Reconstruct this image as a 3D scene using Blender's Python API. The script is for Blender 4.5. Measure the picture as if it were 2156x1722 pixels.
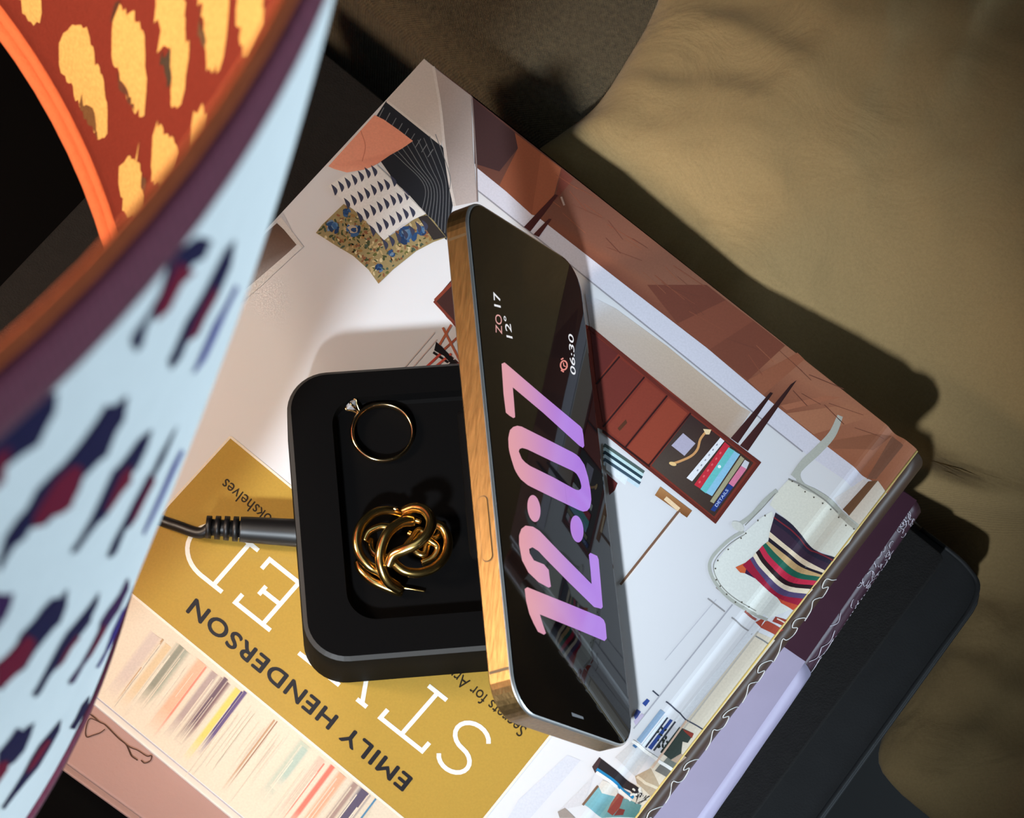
import bpy, bmesh, math, random
from mathutils import Vector, Matrix, noise
from mathutils.geometry import tessellate_polygon
random.seed(7)
V = Vector
MM = 0.001
for o in list(bpy.data.objects):
    bpy.data.objects.remove(o)
scene = bpy.context.scene
COL = scene.collection

# ------------------------------------------------------------------ camera
W, H, FPX = 2156, 1722, 5500.0
TILT, ROLL = math.radians(23), math.radians(-10)
CAM = V((49.65, -446.25, 767.09))                      # millimetres, origin = far corner of the top book
FW = V((0, math.sin(TILT), -math.cos(TILT)))
_rt = V((1, 0, 0)); _dn = FW.cross(_rt)
RT = math.cos(ROLL) * _rt + math.sin(ROLL) * _dn
DN = -math.sin(ROLL) * _rt + math.cos(ROLL) * _dn
cd = bpy.data.cameras.new('camera'); cam = bpy.data.objects.new('camera', cd); COL.objects.link(cam)
cd.sensor_width = 36; cd.lens = FPX / W * 36; cd.clip_start = 0.01; cd.clip_end = 20
cam.matrix_world = Matrix(((RT.x, -DN.x, -FW.x, CAM.x * MM), (RT.y, -DN.y, -FW.y, CAM.y * MM),
                           (RT.z, -DN.z, -FW.z, CAM.z * MM), (0, 0, 0, 1)))
cd.dof.use_dof = True; cd.dof.focus_distance = 0.835; cd.dof.aperture_fstop = cd.lens / 3.2
scene.camera = cam

# ------------------------------------------------------------------ light and exposure
vs = scene.view_settings
vs.view_transform = 'Standard'; vs.look = 'None'; vs.gamma = 1; vs.exposure = 0.0
vs.use_curve_mapping = False
wd = bpy.data.worlds.new('room_air'); scene.world = wd; wd.use_nodes = True
wd.node_tree.nodes['Background'].inputs[0].default_value = (0.6, 0.75, 1.0, 1)
wd.node_tree.nodes['Background'].inputs[1].default_value = 0.012
def aim(o, loc, to):
    o.location = loc; o.rotation_euler = (V(to) - V(loc)).to_track_quat('-Z', 'Y').to_euler()
# daylight through the window on the far right
al = bpy.data.lights.new('window_daylight', 'AREA'); al.shape = 'RECTANGLE'; al.size = 2.4; al.size_y = 0.34
al.color = (0.66, 0.84, 1.0); al.energy = 66
alo = bpy.data.objects.new('window_daylight', al); COL.objects.link(alo)
aim(alo, (2.1, 0.15, 0.24), (-0.1, -0.15, 0.24))
# added cool fill spot, coned to light the books and spare the duvet
sl = bpy.data.lights.new('added_fill_spot', 'SPOT'); sl.color = (0.80, 0.91, 1.0); sl.energy = 305
sl.spot_size = math.radians(7.5); sl.spot_blend = 0.4; sl.shadow_soft_size = 0.085
slo = bpy.data.objects.new('added_fill_spot', sl); COL.objects.link(slo)
aim(slo, (-0.22, -1.646, 1.34), (0.05, -0.178, 0.0))
BULB_POWER = 76.0

# ------------------------------------------------------------------ helpers
def ray(p):
    return (FW + (p[0] - W / 2) / FPX * RT + (p[1] - H / 2) / FPX * DN).normalized()
def at(x, y, z=0.0):
    v = ray((x, y)); return CAM + v * ((z - CAM.z) / v.z)
def at_plane(p, c, n):
    v = ray(p); return CAM + v * ((c - CAM).dot(n) / v.dot(n))
def lin(c):
    return tuple(((x / 255) / 12.92 if x / 255 <= 0.04045 else ((x / 255 + 0.055) / 1.055) ** 2.4) for x in c)
def smooth(x, a, b):
    t = min(1, max(0, (x - a) / (b - a))); return t * t * (3 - 2 * t)

def mat(name, rgb, rough=0.5, metal=0.0, bump=0.0, bscale=400, var=0.0, vscale=60, spec=0.5, coat=0.0, stretch=None, srgb=True, ior=None, sheen=0.0):
    m = bpy.data.materials.new(name); m.use_nodes = True
    nt = m.node_tree; b = nt.nodes['Principled BSDF']
    c = lin(rgb) if srgb else rgb
    b.inputs['Base Color'].default_value = (*c, 1); b.inputs['Roughness'].default_value = rough
    b.inputs['Metallic'].default_value = metal; b.inputs['Specular IOR Level'].default_value = spec
    b.inputs['Coat Weight'].default_value = coat; b.inputs['Coat Roughness'].default_value = 0.16
    b.inputs['Sheen Weight'].default_value = sheen
    if ior: b.inputs['IOR'].default_value = ior
    tc = nt.nodes.new('ShaderNodeTexCoord'); mp = nt.nodes.new('ShaderNodeMapping')
    nt.links.new(tc.outputs['Object'], mp.inputs['Vector'])
    if stretch: mp.inputs['Scale'].default_value = stretch
    if var:
        n = nt.nodes.new('ShaderNodeTexNoise'); n.inputs['Scale'].default_value = vscale; n.inputs['Detail'].default_value = 6
        nt.links.new(mp.outputs[0], n.inputs['Vector'])
        r = nt.nodes.new('ShaderNodeMapRange'); r.inputs[3].default_value = 1 - var; r.inputs[4].default_value = 1 + var
        nt.links.new(n.outputs['Fac'], r.inputs[0])
        mx = nt.nodes.new('ShaderNodeMix'); mx.data_type = 'RGBA'; mx.blend_type = 'MULTIPLY'; mx.inputs[0].default_value = 1
        mx.inputs[6].default_value = (*c, 1); nt.links.new(r.outputs[0], mx.inputs[7]); nt.links.new(mx.outputs[2], b.inputs['Base Color'])
    if bump:
        n2 = nt.nodes.new('ShaderNodeTexNoise'); n2.inputs['Scale'].default_value = bscale; n2.inputs['Detail'].default_value = 4
        nt.links.new(mp.outputs[0], n2.inputs['Vector'])
        bp = nt.nodes.new('ShaderNodeBump'); bp.inputs['Strength'].default_value = bump; bp.inputs['Distance'].default_value = 0.001
        nt.links.new(n2.outputs['Fac'], bp.inputs['Height']); nt.links.new(bp.outputs[0], b.inputs['Normal'])
    return m

def weave_mat(name, rgb, scale, bump, var=0.2, rough=0.9, rot=0.0, dark=0.6):
    m = mat(name, rgb, rough, var=0, spec=0.2, sheen=0.1); nt = m.node_tree; b = nt.nodes['Principled BSDF']
    tc = nt.nodes.new('ShaderNodeTexCoord'); mp = nt.nodes.new('ShaderNodeMapping'); mp.inputs['Rotation'].default_value = (0, 0, rot)
    nt.links.new(tc.outputs['Object'], mp.inputs[0])
    hs = []
    for d in ('X', 'Y'):
        w = nt.nodes.new('ShaderNodeTexWave'); w.bands_direction = d; w.inputs['Scale'].default_value = scale
        w.inputs['Distortion'].default_value = 1.5; w.inputs['Detail'].default_value = 2; w.inputs['Detail Scale'].default_value = 2
        nt.links.new(mp.outputs[0], w.inputs[0]); hs.append(w)
    mu = nt.nodes.new('ShaderNodeMath'); mu.operation = 'MULTIPLY'
    nt.links.new(hs[0].outputs['Fac'], mu.inputs[0]); nt.links.new(hs[1].outputs['Fac'], mu.inputs[1])
    n = nt.nodes.new('ShaderNodeTexNoise'); n.inputs['Scale'].default_value = scale * 1.2; n.inputs['Detail'].default_value = 5
    nt.links.new(mp.outputs[0], n.inputs[0])
    ad = nt.nodes.new('ShaderNodeMath'); ad.operation = 'ADD'; nt.links.new(mu.outputs[0], ad.inputs[0]); nt.links.new(n.outputs['Fac'], ad.inputs[1])
    r = nt.nodes.new('ShaderNodeMapRange'); r.inputs[1].default_value = 0.3; r.inputs[2].default_value = 1.2
    r.inputs[3].default_value = dark; r.inputs[4].default_value = 1.25; nt.links.new(ad.outputs[0], r.inputs[0])
    mx = nt.nodes.new('ShaderNodeMix'); mx.data_type = 'RGBA'; mx.blend_type = 'MULTIPLY'; mx.inputs[0].default_value = 1
    mx.inputs[6].default_value = (*lin(rgb), 1); nt.links.new(r.outputs[0], mx.inputs[7]); nt.links.new(mx.outputs[2], b.inputs['Base Color'])
    bp = nt.nodes.new('ShaderNodeBump'); bp.inputs['Strength'].default_value = bump; bp.inputs['Distance'].default_value = 0.0006
    nt.links.new(ad.outputs[0], bp.inputs['Height']); nt.links.new(bp.outputs[0], b.inputs['Normal'])
    return m

def print_mat(name, rough=0.4, var=0.06, spec=0.4, coat=0.0, vscale=900, emit=0.0, stretch=None, sheen=0.0, bump=0.0):
    m = mat(name, (200, 200, 200), rough, spec=spec, coat=coat, sheen=sheen, bump=bump, bscale=1500); nt = m.node_tree; b = nt.nodes['Principled BSDF']
    a = nt.nodes.new('ShaderNodeVertexColor'); a.layer_name = 'Col'
    n = nt.nodes.new('ShaderNodeTexNoise'); n.inputs['Scale'].default_value = vscale; n.inputs['Detail'].default_value = 4
    tc = nt.nodes.new('ShaderNodeTexCoord'); mp = nt.nodes.new('ShaderNodeMapping'); nt.links.new(tc.outputs['Object'], mp.inputs[0])
    if stretch: mp.inputs['Scale'].default_value = stretch
    nt.links.new(mp.outputs[0], n.inputs[0])
    r = nt.nodes.new('ShaderNodeMapRange'); r.inputs[1].default_value = 0.3; r.inputs[2].default_value = 0.7; r.inputs[3].default_value = 1 - var; r.inputs[4].default_value = 1 + var
    nt.links.new(n.outputs['Fac'], r.inputs[0])
    mx = nt.nodes.new('ShaderNodeMix'); mx.data_type = 'RGBA'; mx.blend_type = 'MULTIPLY'; mx.inputs[0].default_value = 1
    nt.links.new(a.outputs[0], mx.inputs[6]); nt.links.new(r.outputs[0], mx.inputs[7])
    nt.links.new(mx.outputs[2], b.inputs['Base Color'])
    if emit:
        nt.links.new(a.outputs[0], b.inputs['Emission Color']); b.inputs['Emission Strength'].default_value = emit
        b.inputs['Base Color'].default_value = (0, 0, 0, 1)
        for l in list(nt.links):
            if l.to_socket == b.inputs['Base Color']: nt.links.remove(l)
    return m

def mesh_obj(name, verts, faces, m, parent=None, sm=False, cols=None, sub=0, bev=0):
    me = bpy.data.meshes.new(name)
    me.from_pydata([tuple(v * MM for v in p) for p in verts], [], faces)
    if cols:
        ca = me.color_attributes.new('Col', 'FLOAT_COLOR', 'POINT')
        for i, c in enumerate(cols): ca.data[i].color = (*c, 1)
    if sm:
        for p in me.polygons: p.use_smooth = True
    me.materials.append(m); me.update()
    o = bpy.data.objects.new(name, me); COL.objects.link(o)
    if parent: o.parent = parent
    if bev:
        b = o.modifiers.new('bevel', 'BEVEL'); b.width = bev * MM; b.segments = 3; b.limit_method = 'ANGLE'; b.angle_limit = math.radians(40)
    if sub:
        s = o.modifiers.new('subsurf', 'SUBSURF'); s.levels = sub; s.render_levels = sub
    return o
def fix(o):
    bm = bmesh.new(); bm.from_mesh(o.data); bmesh.ops.recalc_face_normals(bm, faces=bm.faces); bm.to_mesh(o.data); bm.free(); return o
def thing(name, label, cat, group=None):
    o = bpy.data.objects.new(name, None); COL.objects.link(o); o['label'] = label; o['category'] = cat
    o.empty_display_size = 0.02
    if group: o['group'] = group
    return o
def tag(o, label, cat):
    o['label'] = label; o['category'] = cat; return o

def prism(name, pts, z0, z1, m, parent=None, bev=0, sm=False):
    """pts: list of XY (mm), z0 bottom, z1 top"""
    n = len(pts)
    vs_ = [(p[0], p[1], z1) for p in pts] + [(p[0], p[1], z0) for p in pts]
    fs = [tuple(range(n)), tuple(range(2 * n - 1, n - 1, -1))] + [(i, i + n, (i + 1) % n + n, (i + 1) % n) for i in range(n)]
    return fix(mesh_obj(name, vs_, fs, m, parent, sm, bev=bev))
def round_poly(pts, r, seg=6):
    out = []; n = len(pts)
    for i in range(n):
        a, b, c = V(pts[i - 1][:2]), V(pts[i][:2]), V(pts[(i + 1) % n][:2])
        rr = r[i] if isinstance(r, (list, tuple)) else r
        d1, d2 = (a - b).normalized(), (c - b).normalized()
        ang = d1.angle(d2); t = rr / math.tan(ang / 2)
        p1, p2 = b + d1 * t, b + d2 * t; ce = b + (d1 + d2).normalized() * (rr / math.sin(ang / 2))
        a1 = math.atan2(*(p1 - ce).yx); a2 = math.atan2(*(p2 - ce).yx); da = (a2 - a1 + math.pi) % (2 * math.pi) - math.pi
        for k in range(seg + 1):
            q = a1 + da * k / seg; out.append((ce.x + rr * math.cos(q), ce.y + rr * math.sin(q)))
    return out
def catmull(pts, n=8, closed=False):
    pts = [V(p) for p in pts]; out = []
    m = len(pts); rng = range(m if closed else m - 1)
    for i in rng:
        p0 = pts[i - 1] if (i > 0 or closed) else pts[0] * 2 - pts[1]
        p1, p2 = pts[i], pts[(i + 1) % m]
        p3 = pts[(i + 2) % m] if (i + 2 < m or closed) else p2 * 2 - p1
        for k in range(n):
            t = k / n
            out.append(0.5 * ((2 * p1) + (p2 - p0) * t + (2 * p0 - 5 * p1 + 4 * p2 - p3) * t * t + (3 * p1 - p0 - 3 * p2 + p3) * t ** 3))
    if not closed: out.append(pts[-1])
    return out
def tube(name, pts, rad, m, parent=None, seg=12, closed=False, flat=1.0, n=8, interp=True):
    c = catmull(pts, n, closed) if interp else [V(p) for p in pts]
    N = len(c); vs_, fs = [], []
    up = V((0, 0, 1)); prev = None
    for i, p in enumerate(c):
        t = (c[(i + 1) % N] - c[i - 1]) if (closed or 0 < i < N - 1) else (c[1] - c[0] if i == 0 else c[-1] - c[-2])
        t.normalize()
        if prev is None:
            a = up.cross(t)
            if a.length < 1e-3: a = V((1, 0, 0)).cross(t)
        else: a = prev - t * prev.dot(t)
        a.normalize(); prev = a; b = t.cross(a)
        r = rad(i / max(1, N - 1)) if callable(rad) else rad
        for k in range(seg):
            q = 2 * math.pi * k / seg; vs_.append(p + a * (r * math.cos(q)) + b * (r * flat * math.sin(q)))
    for i in range(N if closed else N - 1):
        for k in range(seg):
            j = (i + 1) % N; fs.append((i * seg + k, i * seg + (k + 1) % seg, j * seg + (k + 1) % seg, j * seg + k))
    if not closed: fs += [tuple(range(seg)), tuple(range((N - 1) * seg, N * seg))]
    return fix(mesh_obj(name, vs_, fs, m, parent, True))

# ---- flat print laid on a surface: polygons given in pixels of the photograph are carried to the surface's own coordinates
class Print:
    def __init__(s, to_uv, to_xyz, cutf=None, cuts=(), step=0.03):
        s.uv, s.xyz, s.cutf, s.cuts, s.step = to_uv, to_xyz, cutf, cuts, step
        s.v, s.f, s.c = [], [], []; s.n = 0
    def tri(s, t, layer):
        ts = [t]
        if s.cutf:
            for c in s.cuts:
                nt = []
                for q in ts:
                    d = [s.cutf(p[0]) - c for p in q]
                    if min(d) >= -1e-9 or max(d) <= 1e-9: nt.append(q); continue
                    pos, neg = [], []
                    for i in range(3):
                        a, b = q[i], q[(i + 1) % 3]; da, db = d[i], d[(i + 1) % 3]
                        if da >= 0: pos.append(a)
                        if da <= 0: neg.append(a)
                        if da * db < 0:
                            k = da / (da - db); mpt = (a[0].lerp(b[0], k), tuple(x + (y - x) * k for x, y in zip(a[1], b[1])))
                            pos.append(mpt); neg.append(mpt)
                    for g in (pos, neg):
                        for i in range(1, len(g) - 1): nt.append((g[0], g[i], g[i + 1]))
                ts = nt
        for q in ts:
            b = len(s.v)
            for p in q: s.v.append(s.xyz(p[0], layer * s.step)); s.c.append(p[1])
            s.f.append((b, b + 1, b + 2))
    def polyuv(s, uvs, col, layer):
        s.n += 1; layer = layer + (s.n % 14) * 0.06
        cols = col if isinstance(col[0], (tuple, list)) else [col] * len(uvs)
        cols = [lin(c) for c in cols]
        uvs = [V(p) for p in uvs]
        for t in tessellate_polygon([[V((p.x, p.y, 0)) for p in uvs]]):
            s.tri(tuple((uvs[i], cols[i]) for i in t), layer)
    def poly(s, pts, col, layer): s.polyuv([s.uv(p) for p in pts], col, layer)
    def line(s, pts, w, col, layer, smooth_=False):
        if smooth_: pts = [tuple(p) for p in catmull([V((*p, 0)) for p in pts], 6)]
        pts = [V(p[:2]) for p in pts]; n = len(pts); L, R = [], []
        for i, p in enumerate(pts):
            d1 = (p - pts[i - 1]).normalized() if i else None
            d2 = (pts[i + 1] - p).normalized() if i < n - 1 else None
            d = ((d1 or d2) + (d2 or d1)).normalized(); nn = V((-d.y, d.x))
            c = nn.dot(V((-(d1 or d2).y, (d1 or d2).x))); ww = (w(i / (n - 1)) if callable(w) else w) / 2 / max(0.5, c)
            L.append(p + nn * ww); R.append(p - nn * ww)
        for i in range(n - 1): s.poly([L[i], L[i + 1], R[i + 1], R[i]], col, layer)
    def blob(s, c, rx, ry, ang, col, layer, n=18, jag=0.0):
        ca, sa = math.cos(ang), math.sin(ang); pts = []
        for k in range(n):
            q = 2 * math.pi * k / n; j = 1 + random.uniform(-jag, jag); x, y = rx * j * math.cos(q), ry * j * math.sin(q)
            pts.append((c[0] + x * ca - y * sa, c[1] + x * sa + y * ca))
        s.poly(pts, col, layer)
    def text(s, body, p0, p1, hpx, up, col, layer, bold=0.0, shear=0.0, space=1.0):
        """text whose baseline runs from pixel p0 to p1; cap height hpx along pixel direction 'up'"""
        cu = bpy.data.curves.new('t', 'FONT'); cu.body = body; cu.size = 1; cu.offset = bold; cu.shear = shear; cu.space_character = space
        cu.resolution_u = 5
        ob = bpy.data.objects.new('t', cu); COL.objects.link(ob); bpy.context.view_layer.update()
        me = ob.evaluated_get(bpy.context.evaluated_depsgraph_get()).to_mesh()
        xs = [v.co.x for v in me.vertices]; x0, x1 = min(xs), max(xs)
        capc = 0.7
        P0, P1 = V(p0), V(p1); u = V(up).normalized() * hpx / capc
        me.calc_loop_triangles(); cl = lin(col) if not callable(col) else None
        for t in me.loop_triangles:
            q = []
            for i in t.vertices:
                c = me.vertices[i].co; px = P0 + (P1 - P0) * ((c.x - x0) / (x1 - x0)) + u * c.y
                q.append((V(s.uv(px)), cl if cl else lin(col(px))))
            s.tri(tuple(q), layer)
        bpy.data.objects.remove(ob); bpy.data.curves.remove(cu)
    def build(s, name, m, parent):
        if not s.v: return None
        return mesh_obj(name, s.v, s.f, m, parent, cols=s.c)
def crop(ox, oy, k): return lambda *p: [(ox + a / k, oy + b / k) for a, b in p]

# ------------------------------------------------------------------ materials
M = {}
M['black_cloth'] = mat('black_cloth', (33, 31, 30), 0.85, bump=0.35, bscale=1500, var=0.25, vscale=300, spec=0.25)
M['black_leather'] = mat('black_leather', (42, 42, 43), 0.6, bump=0.12, bscale=1400, var=0.2, vscale=120, spec=0.35)
M['black_wood'] = mat('black_wood', (6, 5, 5), 0.8, bump=0.1, bscale=300, var=0.15, spec=0.06)
M['black_plastic'] = mat('black_plastic', (8, 7, 7), 0.75, bump=0.05, bscale=3000, spec=0.06)
M['dock_edge'] = mat('dock_edge', (52, 50, 48), 0.4, spec=0.5)
M['rubber'] = mat('rubber', (16, 15, 15), 0.45, spec=0.5)
M['paper'] = mat('paper', (216, 190, 140), 0.9, bump=0.6, bscale=300, stretch=(1, 1, 30), var=0.1, vscale=900)
M['board'] = mat('board', (206, 196, 186), 0.6)
M['spine_brown'] = mat('spine_brown', (74, 52, 38), 0.45, var=0.1)
M['gold_edge'] = mat('gold_edge', (225, 190, 110), 0.4)
M['pink'] = mat('dusty_pink_cover', (160, 124, 114), 0.7, bump=0.1, bscale=900, var=0.05)
M['plum'] = mat('plum_spine', (74, 44, 58), 0.38, bump=0.15, bscale=120, var=0.12, vscale=80)
M['lavender'] = mat('lavender_jacket', (190, 178, 205), 0.45, bump=0.25, bscale=90, var=0.1, vscale=50)
M['thread'] = mat('thread', (70, 42, 26), 0.9)
M['gold_frame'] = mat('gold_frame', (138, 108, 68), 0.4, 1.0, bump=0.1, bscale=70, stretch=(14, 1.3, 14), var=0.5, vscale=60)  # colour streaks stand in for the shade weave reflected in the metal
M['chrome_lip'] = mat('chrome_lip', (235, 230, 225), 0.38, 1.0)
M['antenna'] = mat('antenna_line', (90, 66, 36), 0.5)
M['glass'] = mat('screen_glass', (4, 4, 5), 0.03, spec=0.35, ior=1.5)
M['gold'] = mat('gold', (222, 182, 108), 0.2, 1.0, var=0.06)
M['ring_gold'] = mat('ring_gold', (226, 190, 140), 0.16, 1.0)
M['maroon'] = weave_mat('maroon_binding', (104, 44, 62), 500, 0.2)
M['rust'] = mat('rust_binding', (190, 98, 60), 0.9, bump=0.5, bscale=1800, var=0.12, vscale=700, spec=0.1)
M['duvet'] = weave_mat('duvet_cotton', (148, 123, 84), 900, 0.08, dark=0.86)
M['brown_weave'] = weave_mat('brown_upholstery', (112, 96, 70), 520, 0.9, dark=0.3)
M['brass'] = mat('lamp_metal', (120, 90, 50), 0.3, 1.0)
M['wall'] = mat('wall_paint', (90, 88, 86), 0.9)
M['floor'] = mat('dark_floor', (22, 18, 15), 0.7, var=0.3, vscale=8)
m = bpy.data.materials.new('diamond'); m.use_nodes = True; M['diamond'] = m
b = m.node_tree.nodes['Principled BSDF']; b.inputs['Base Color'].default_value = (0.85, 0.85, 0.88, 1); b.inputs['Roughness'].default_value = 0.02
b.inputs['Transmission Weight'].default_value = 0.55; b.inputs['IOR'].default_value = 2.4; b.inputs['Metallic'].default_value = 0.0
m = bpy.data.materials.new('warm_bulb'); m.use_nodes = True; M['bulb'] = m
b = m.node_tree.nodes['Principled BSDF']; b.inputs['Base Color'].default_value = (1, 0.9, 0.75, 1)
b.inputs['Emission Color'].default_value = (1.0, 0.86, 0.68, 1); b.inputs['Emission Strength'].default_value = BULB_POWER
m = M['bulb'].copy(); m.name = 'warm_bulb_added'; M['bulb_added'] = m  # second bulb, added to brighten the lining and rim near the top opening
m.node_tree.nodes['Principled BSDF'].inputs['Emission Strength'].default_value = BULB_POWER * 1.7
M['cover'] = print_mat('printed_cover', 0.45, 0.05, vscale=1500, coat=0.6)
M['cover_base'] = mat('cover_paper', (214, 212, 214), 0.45, spec=0.4, coat=0.6)
M['screen'] = print_mat('lit_pixels', 0.1, 0.0, emit=0.85)

nt = M['duvet'].node_tree; bs = nt.nodes['Principled BSDF']
tc = nt.nodes.new('ShaderNodeTexCoord'); nz = nt.nodes.new('ShaderNodeTexNoise'); nz.inputs['Scale'].default_value = 28; nz.inputs['Detail'].default_value = 5; nz.inputs['Distortion'].default_value = 1.2
nt.links.new(tc.outputs['Object'], nz.inputs['Vector']); bp2 = nt.nodes.new('ShaderNodeBump'); bp2.inputs['Strength'].default_value = 0.34; bp2.inputs['Distance'].default_value = 0.006
nt.links.new(nz.outputs['Fac'], bp2.inputs['Height']); old = bs.inputs['Normal'].links[0].from_node
nt.links.new(bp2.outputs[0], old.inputs['Normal'])
# ------------------------------------------------------------------ the setting
fl = prism('floor', [(-2500, -2500), (2500, -2500), (2500, 2500), (-2500, 2500)], -640, -620, M['floor']); fl['kind'] = 'structure'

for nm, pts in (('wall_back', ((-2500, 2500), (2500, 2500), (2500, 2600), (-2500, 2600))), ('wall_front', ((-2500, -2600), (2500, -2600), (2500, -2500), (-2500, -2500))),
                ('wall_left', ((-2600, -2600), (-2500, -2600), (-2500, 2600), (-2600, 2600))), ('wall_right', ((2500, -2600), (2600, -2600), (2600, 2600), (2500, 2600)))):
    w_ = prism(nm, pts, -640, 2100, M['wall']); w_['kind'] = 'structure'

# book plane frame
A, B, C_, D = [at(x, y, 0) for x, y in ((893, 124), (1931, 947), (1017, 2138), (-111, 1207))]
E1 = (B - A).normalized(); E2 = (D - A).normalized()             # along the tail edge / towards the head edge
PERP = V((-E1.y, E1.x, 0))                                        # beyond the far edge
SN = V(((C_ - B).y, -(C_ - B).x, 0)).normalized()
if SN.dot(A - B) < 0: SN = -SN
def qp(q, p, z): return A + E1 * q + PERP * p + V((0, 0, z))
def XY(p): return (p.x, p.y)

# stack levels (top of each)
Z2, Z3, Z4, Z5 = -16.0, -33.0, -43.0, -60.0

# nightstand (dark, mostly hidden under lamp and stack)
ns = thing('nightstand', 'black wooden bedside table under the books and the lamp', 'table')
nsp = [XY(qp(-420, -6, 0)), XY(qp(196, -6, 0)), XY(qp(180, -420, 0)), XY(qp(-420, -420, 0))]
prism('tabletop', nsp, Z5 - 24, Z5, M['black_wood'], ns, bev=2)
for q, p in ((-400, -26), (160, -26), (150, -400), (-400, -400)):
    c = qp(q, p, 0); prism('leg', [(c.x - 15, c.y - 15), (c.x + 15, c.y - 15), (c.x + 15, c.y + 15), (c.x - 15, c.y + 15)], -620, Z5 - 24, M['black_wood'], ns, bev=2)

# upholstered bed frame
bf = thing('bed_frame', 'brown woven upholstered bed frame beside the duvet', 'bed')
def grid_box(name, P, z0, z1, m, parent, r): return prism(name, round_poly(P, 14), z0, z1, m, parent, bev=r, sm=True)
fp = [XY(qp(-500, 22, 0)), XY(qp(120, 22, 0)), XY(qp(120, 420, 0)), XY(qp(-500, 420, 0))]
grid_box('side_rail', fp, -260, -34, M['brown_weave'], bf, 12)
for q, p in ((-470, 60), (95, 60), (95, 390), (-470, 390)):
    c = qp(q, p, 0); prism('leg', [(c.x - 18, c.y - 18), (c.x + 18, c.y - 18), (c.x + 18, c.y + 18), (c.x - 18, c.y + 18)], -620, -260, M['black_wood'], bf)

# ------------------------------------------------------------------ duvet
def build_duvet():
    edge_px = [(1560, -330, -17), (1450, -150, -17), (1390, 0, -17), (1340, 90, -17), (1270, 195, -17), (1190, 258, -18), (1136, 300, -20), (1160, 345, -22),
               (1300, 540, -24), (1500, 705, -27), (1700, 868, -34), (1880, 1015, -50), (1985, 1110, -68), (2010, 1210, -78), (1985, 1330, -80),
               (1920, 1440, -80), (1872, 1570, -80), (1905, 1640, -80), (2000, 1722, -80), (2130, 1850, -80), (2300, 2050, -80)]
    E = [at(x, y, z) for x, y, z in edge_px]
    E.sort(key=lambda p: -p.y)
    E = catmull(E, 10)
    ys = [p.y for p in E]
    def edge(y):
        for i in range(len(E) - 1):
            if ys[i] >= y >= ys[i + 1]:
                t = (ys[i] - y) / max(1e-6, ys[i] - ys[i + 1]); return E[i].x + (E[i + 1].x - E[i].x) * t, E[i].z + (E[i + 1].z - E[i].z) * t
        return (E[0].x, E[0].z) if y > ys[0] else (E[-1].x, E[-1].z)
    y0, y1 = ys[0] - 1, ys[-1] + 1
    step = 3.2; ny = int((y0 - y1) / step)
    ss = [-9, -9.5, -9.5, -8.5, -6, -2.5, 2, 6] + [6 + 3.4 * k + 0.012 * k * k for k in range(1, 116)]
    dz = [-12, -11, -10, -8, -5, -2, -0.4, 0] + [0] * 115
    def zf(x, y):
        p = V((x, y, 0)); q = (p - A).dot(E1); d = (p - A).dot(PERP)
        z = -17 - 54 * smooth(q, 120, 215) * (1 - smooth(d, 0, 95)) + 34 * smooth(-d, -30, 80) * smooth(q, 215, 330)
        z += 46 * smooth(d, 8, 170) * (0.35 + 0.65 * smooth(q, -60, 60))
        n = noise.noise(V((x * 0.009, y * 0.009, 1.3))) * 6.5 + noise.noise(V((x * 0.02 + 4, y * 0.017, 7.1))) * 2.6
        a = 0.9; u = x * math.cos(a) + y * math.sin(a); w = -x * math.sin(a) + y * math.cos(a)
        w += 12 * noise.noise(V((u * 0.012, w * 0.012, 3.3)))
        n += 3.6 * (1 - abs(noise.noise(V((u * 0.011, w * 0.045, 5.0)))) * 2.2) * smooth(noise.noise(V((x * .008, y * .008, 9))), -.3, .4)
        a = 2.4; u = x * math.cos(a) + y * math.sin(a); w = -x * math.sin(a) + y * math.cos(a)
        n += 3.2 * (1 - abs(noise.noise(V((u * 0.014 + 3, w * 0.05, 2.0)))) * 2.2) * smooth(noise.noise(V((x * .007, y * .007, 19))), -.1, .5)
        n += 1.5 * noise.noise(V((x * .05, y * .038, 1.0))) + 1.3 * (0.5 - abs(noise.noise(V((x * .06 + y * .03, y * .07 - x * .03, 4.0))))) + 0.5 * noise.noise(V((x * .16, y * .12, 4.0)))
        return z + n
    vs_, fs = [], []
    nc = len(ss)
    for i in range(ny + 1):
        y = y0 - step * i; ex, ez = edge(y)
        for s_, d in zip(ss, dz):
            x = ex + s_ + 8
            zz = zf(max(x, ex + 4), y); k = smooth(s_, 0, 70)
            # keep the hem at the height traced for it, blending to the free surface
            z = (ez + (zz - zf(ex + 4, y)) * 0.5) * (1 - k) + zz * k + d
            vs_.append((x, y, z))
    for i in range(ny):
        for j in range(nc - 1):
            a = i * nc + j; fs.append((a, a + nc, a + nc + 1, a + 1))
    o = mesh_obj('duvet', vs_, fs, M['duvet'], None, True)
    fix(o)
    s = o.modifiers.new('thick', 'SOLIDIFY'); s.thickness = 0.004; s.offset = -1
    tag(o, 'crumpled taupe cotton duvet lying on the bed beside the books', 'duvet')
build_duvet()

# ------------------------------------------------------------------ black folder (lowest) and black album
def band_thing(name, label, cat, pts, z0, z1, m, rads, edge_m, bev):
    t = thing(name, label, cat)
    o = prism('body', round_poly(pts, rads), z0, z1, m, t, bev=bev, sm=False)
    return t, o
def pxy(x, y, z): p = at(x, y, z); return V((p.x, p.y))
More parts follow.
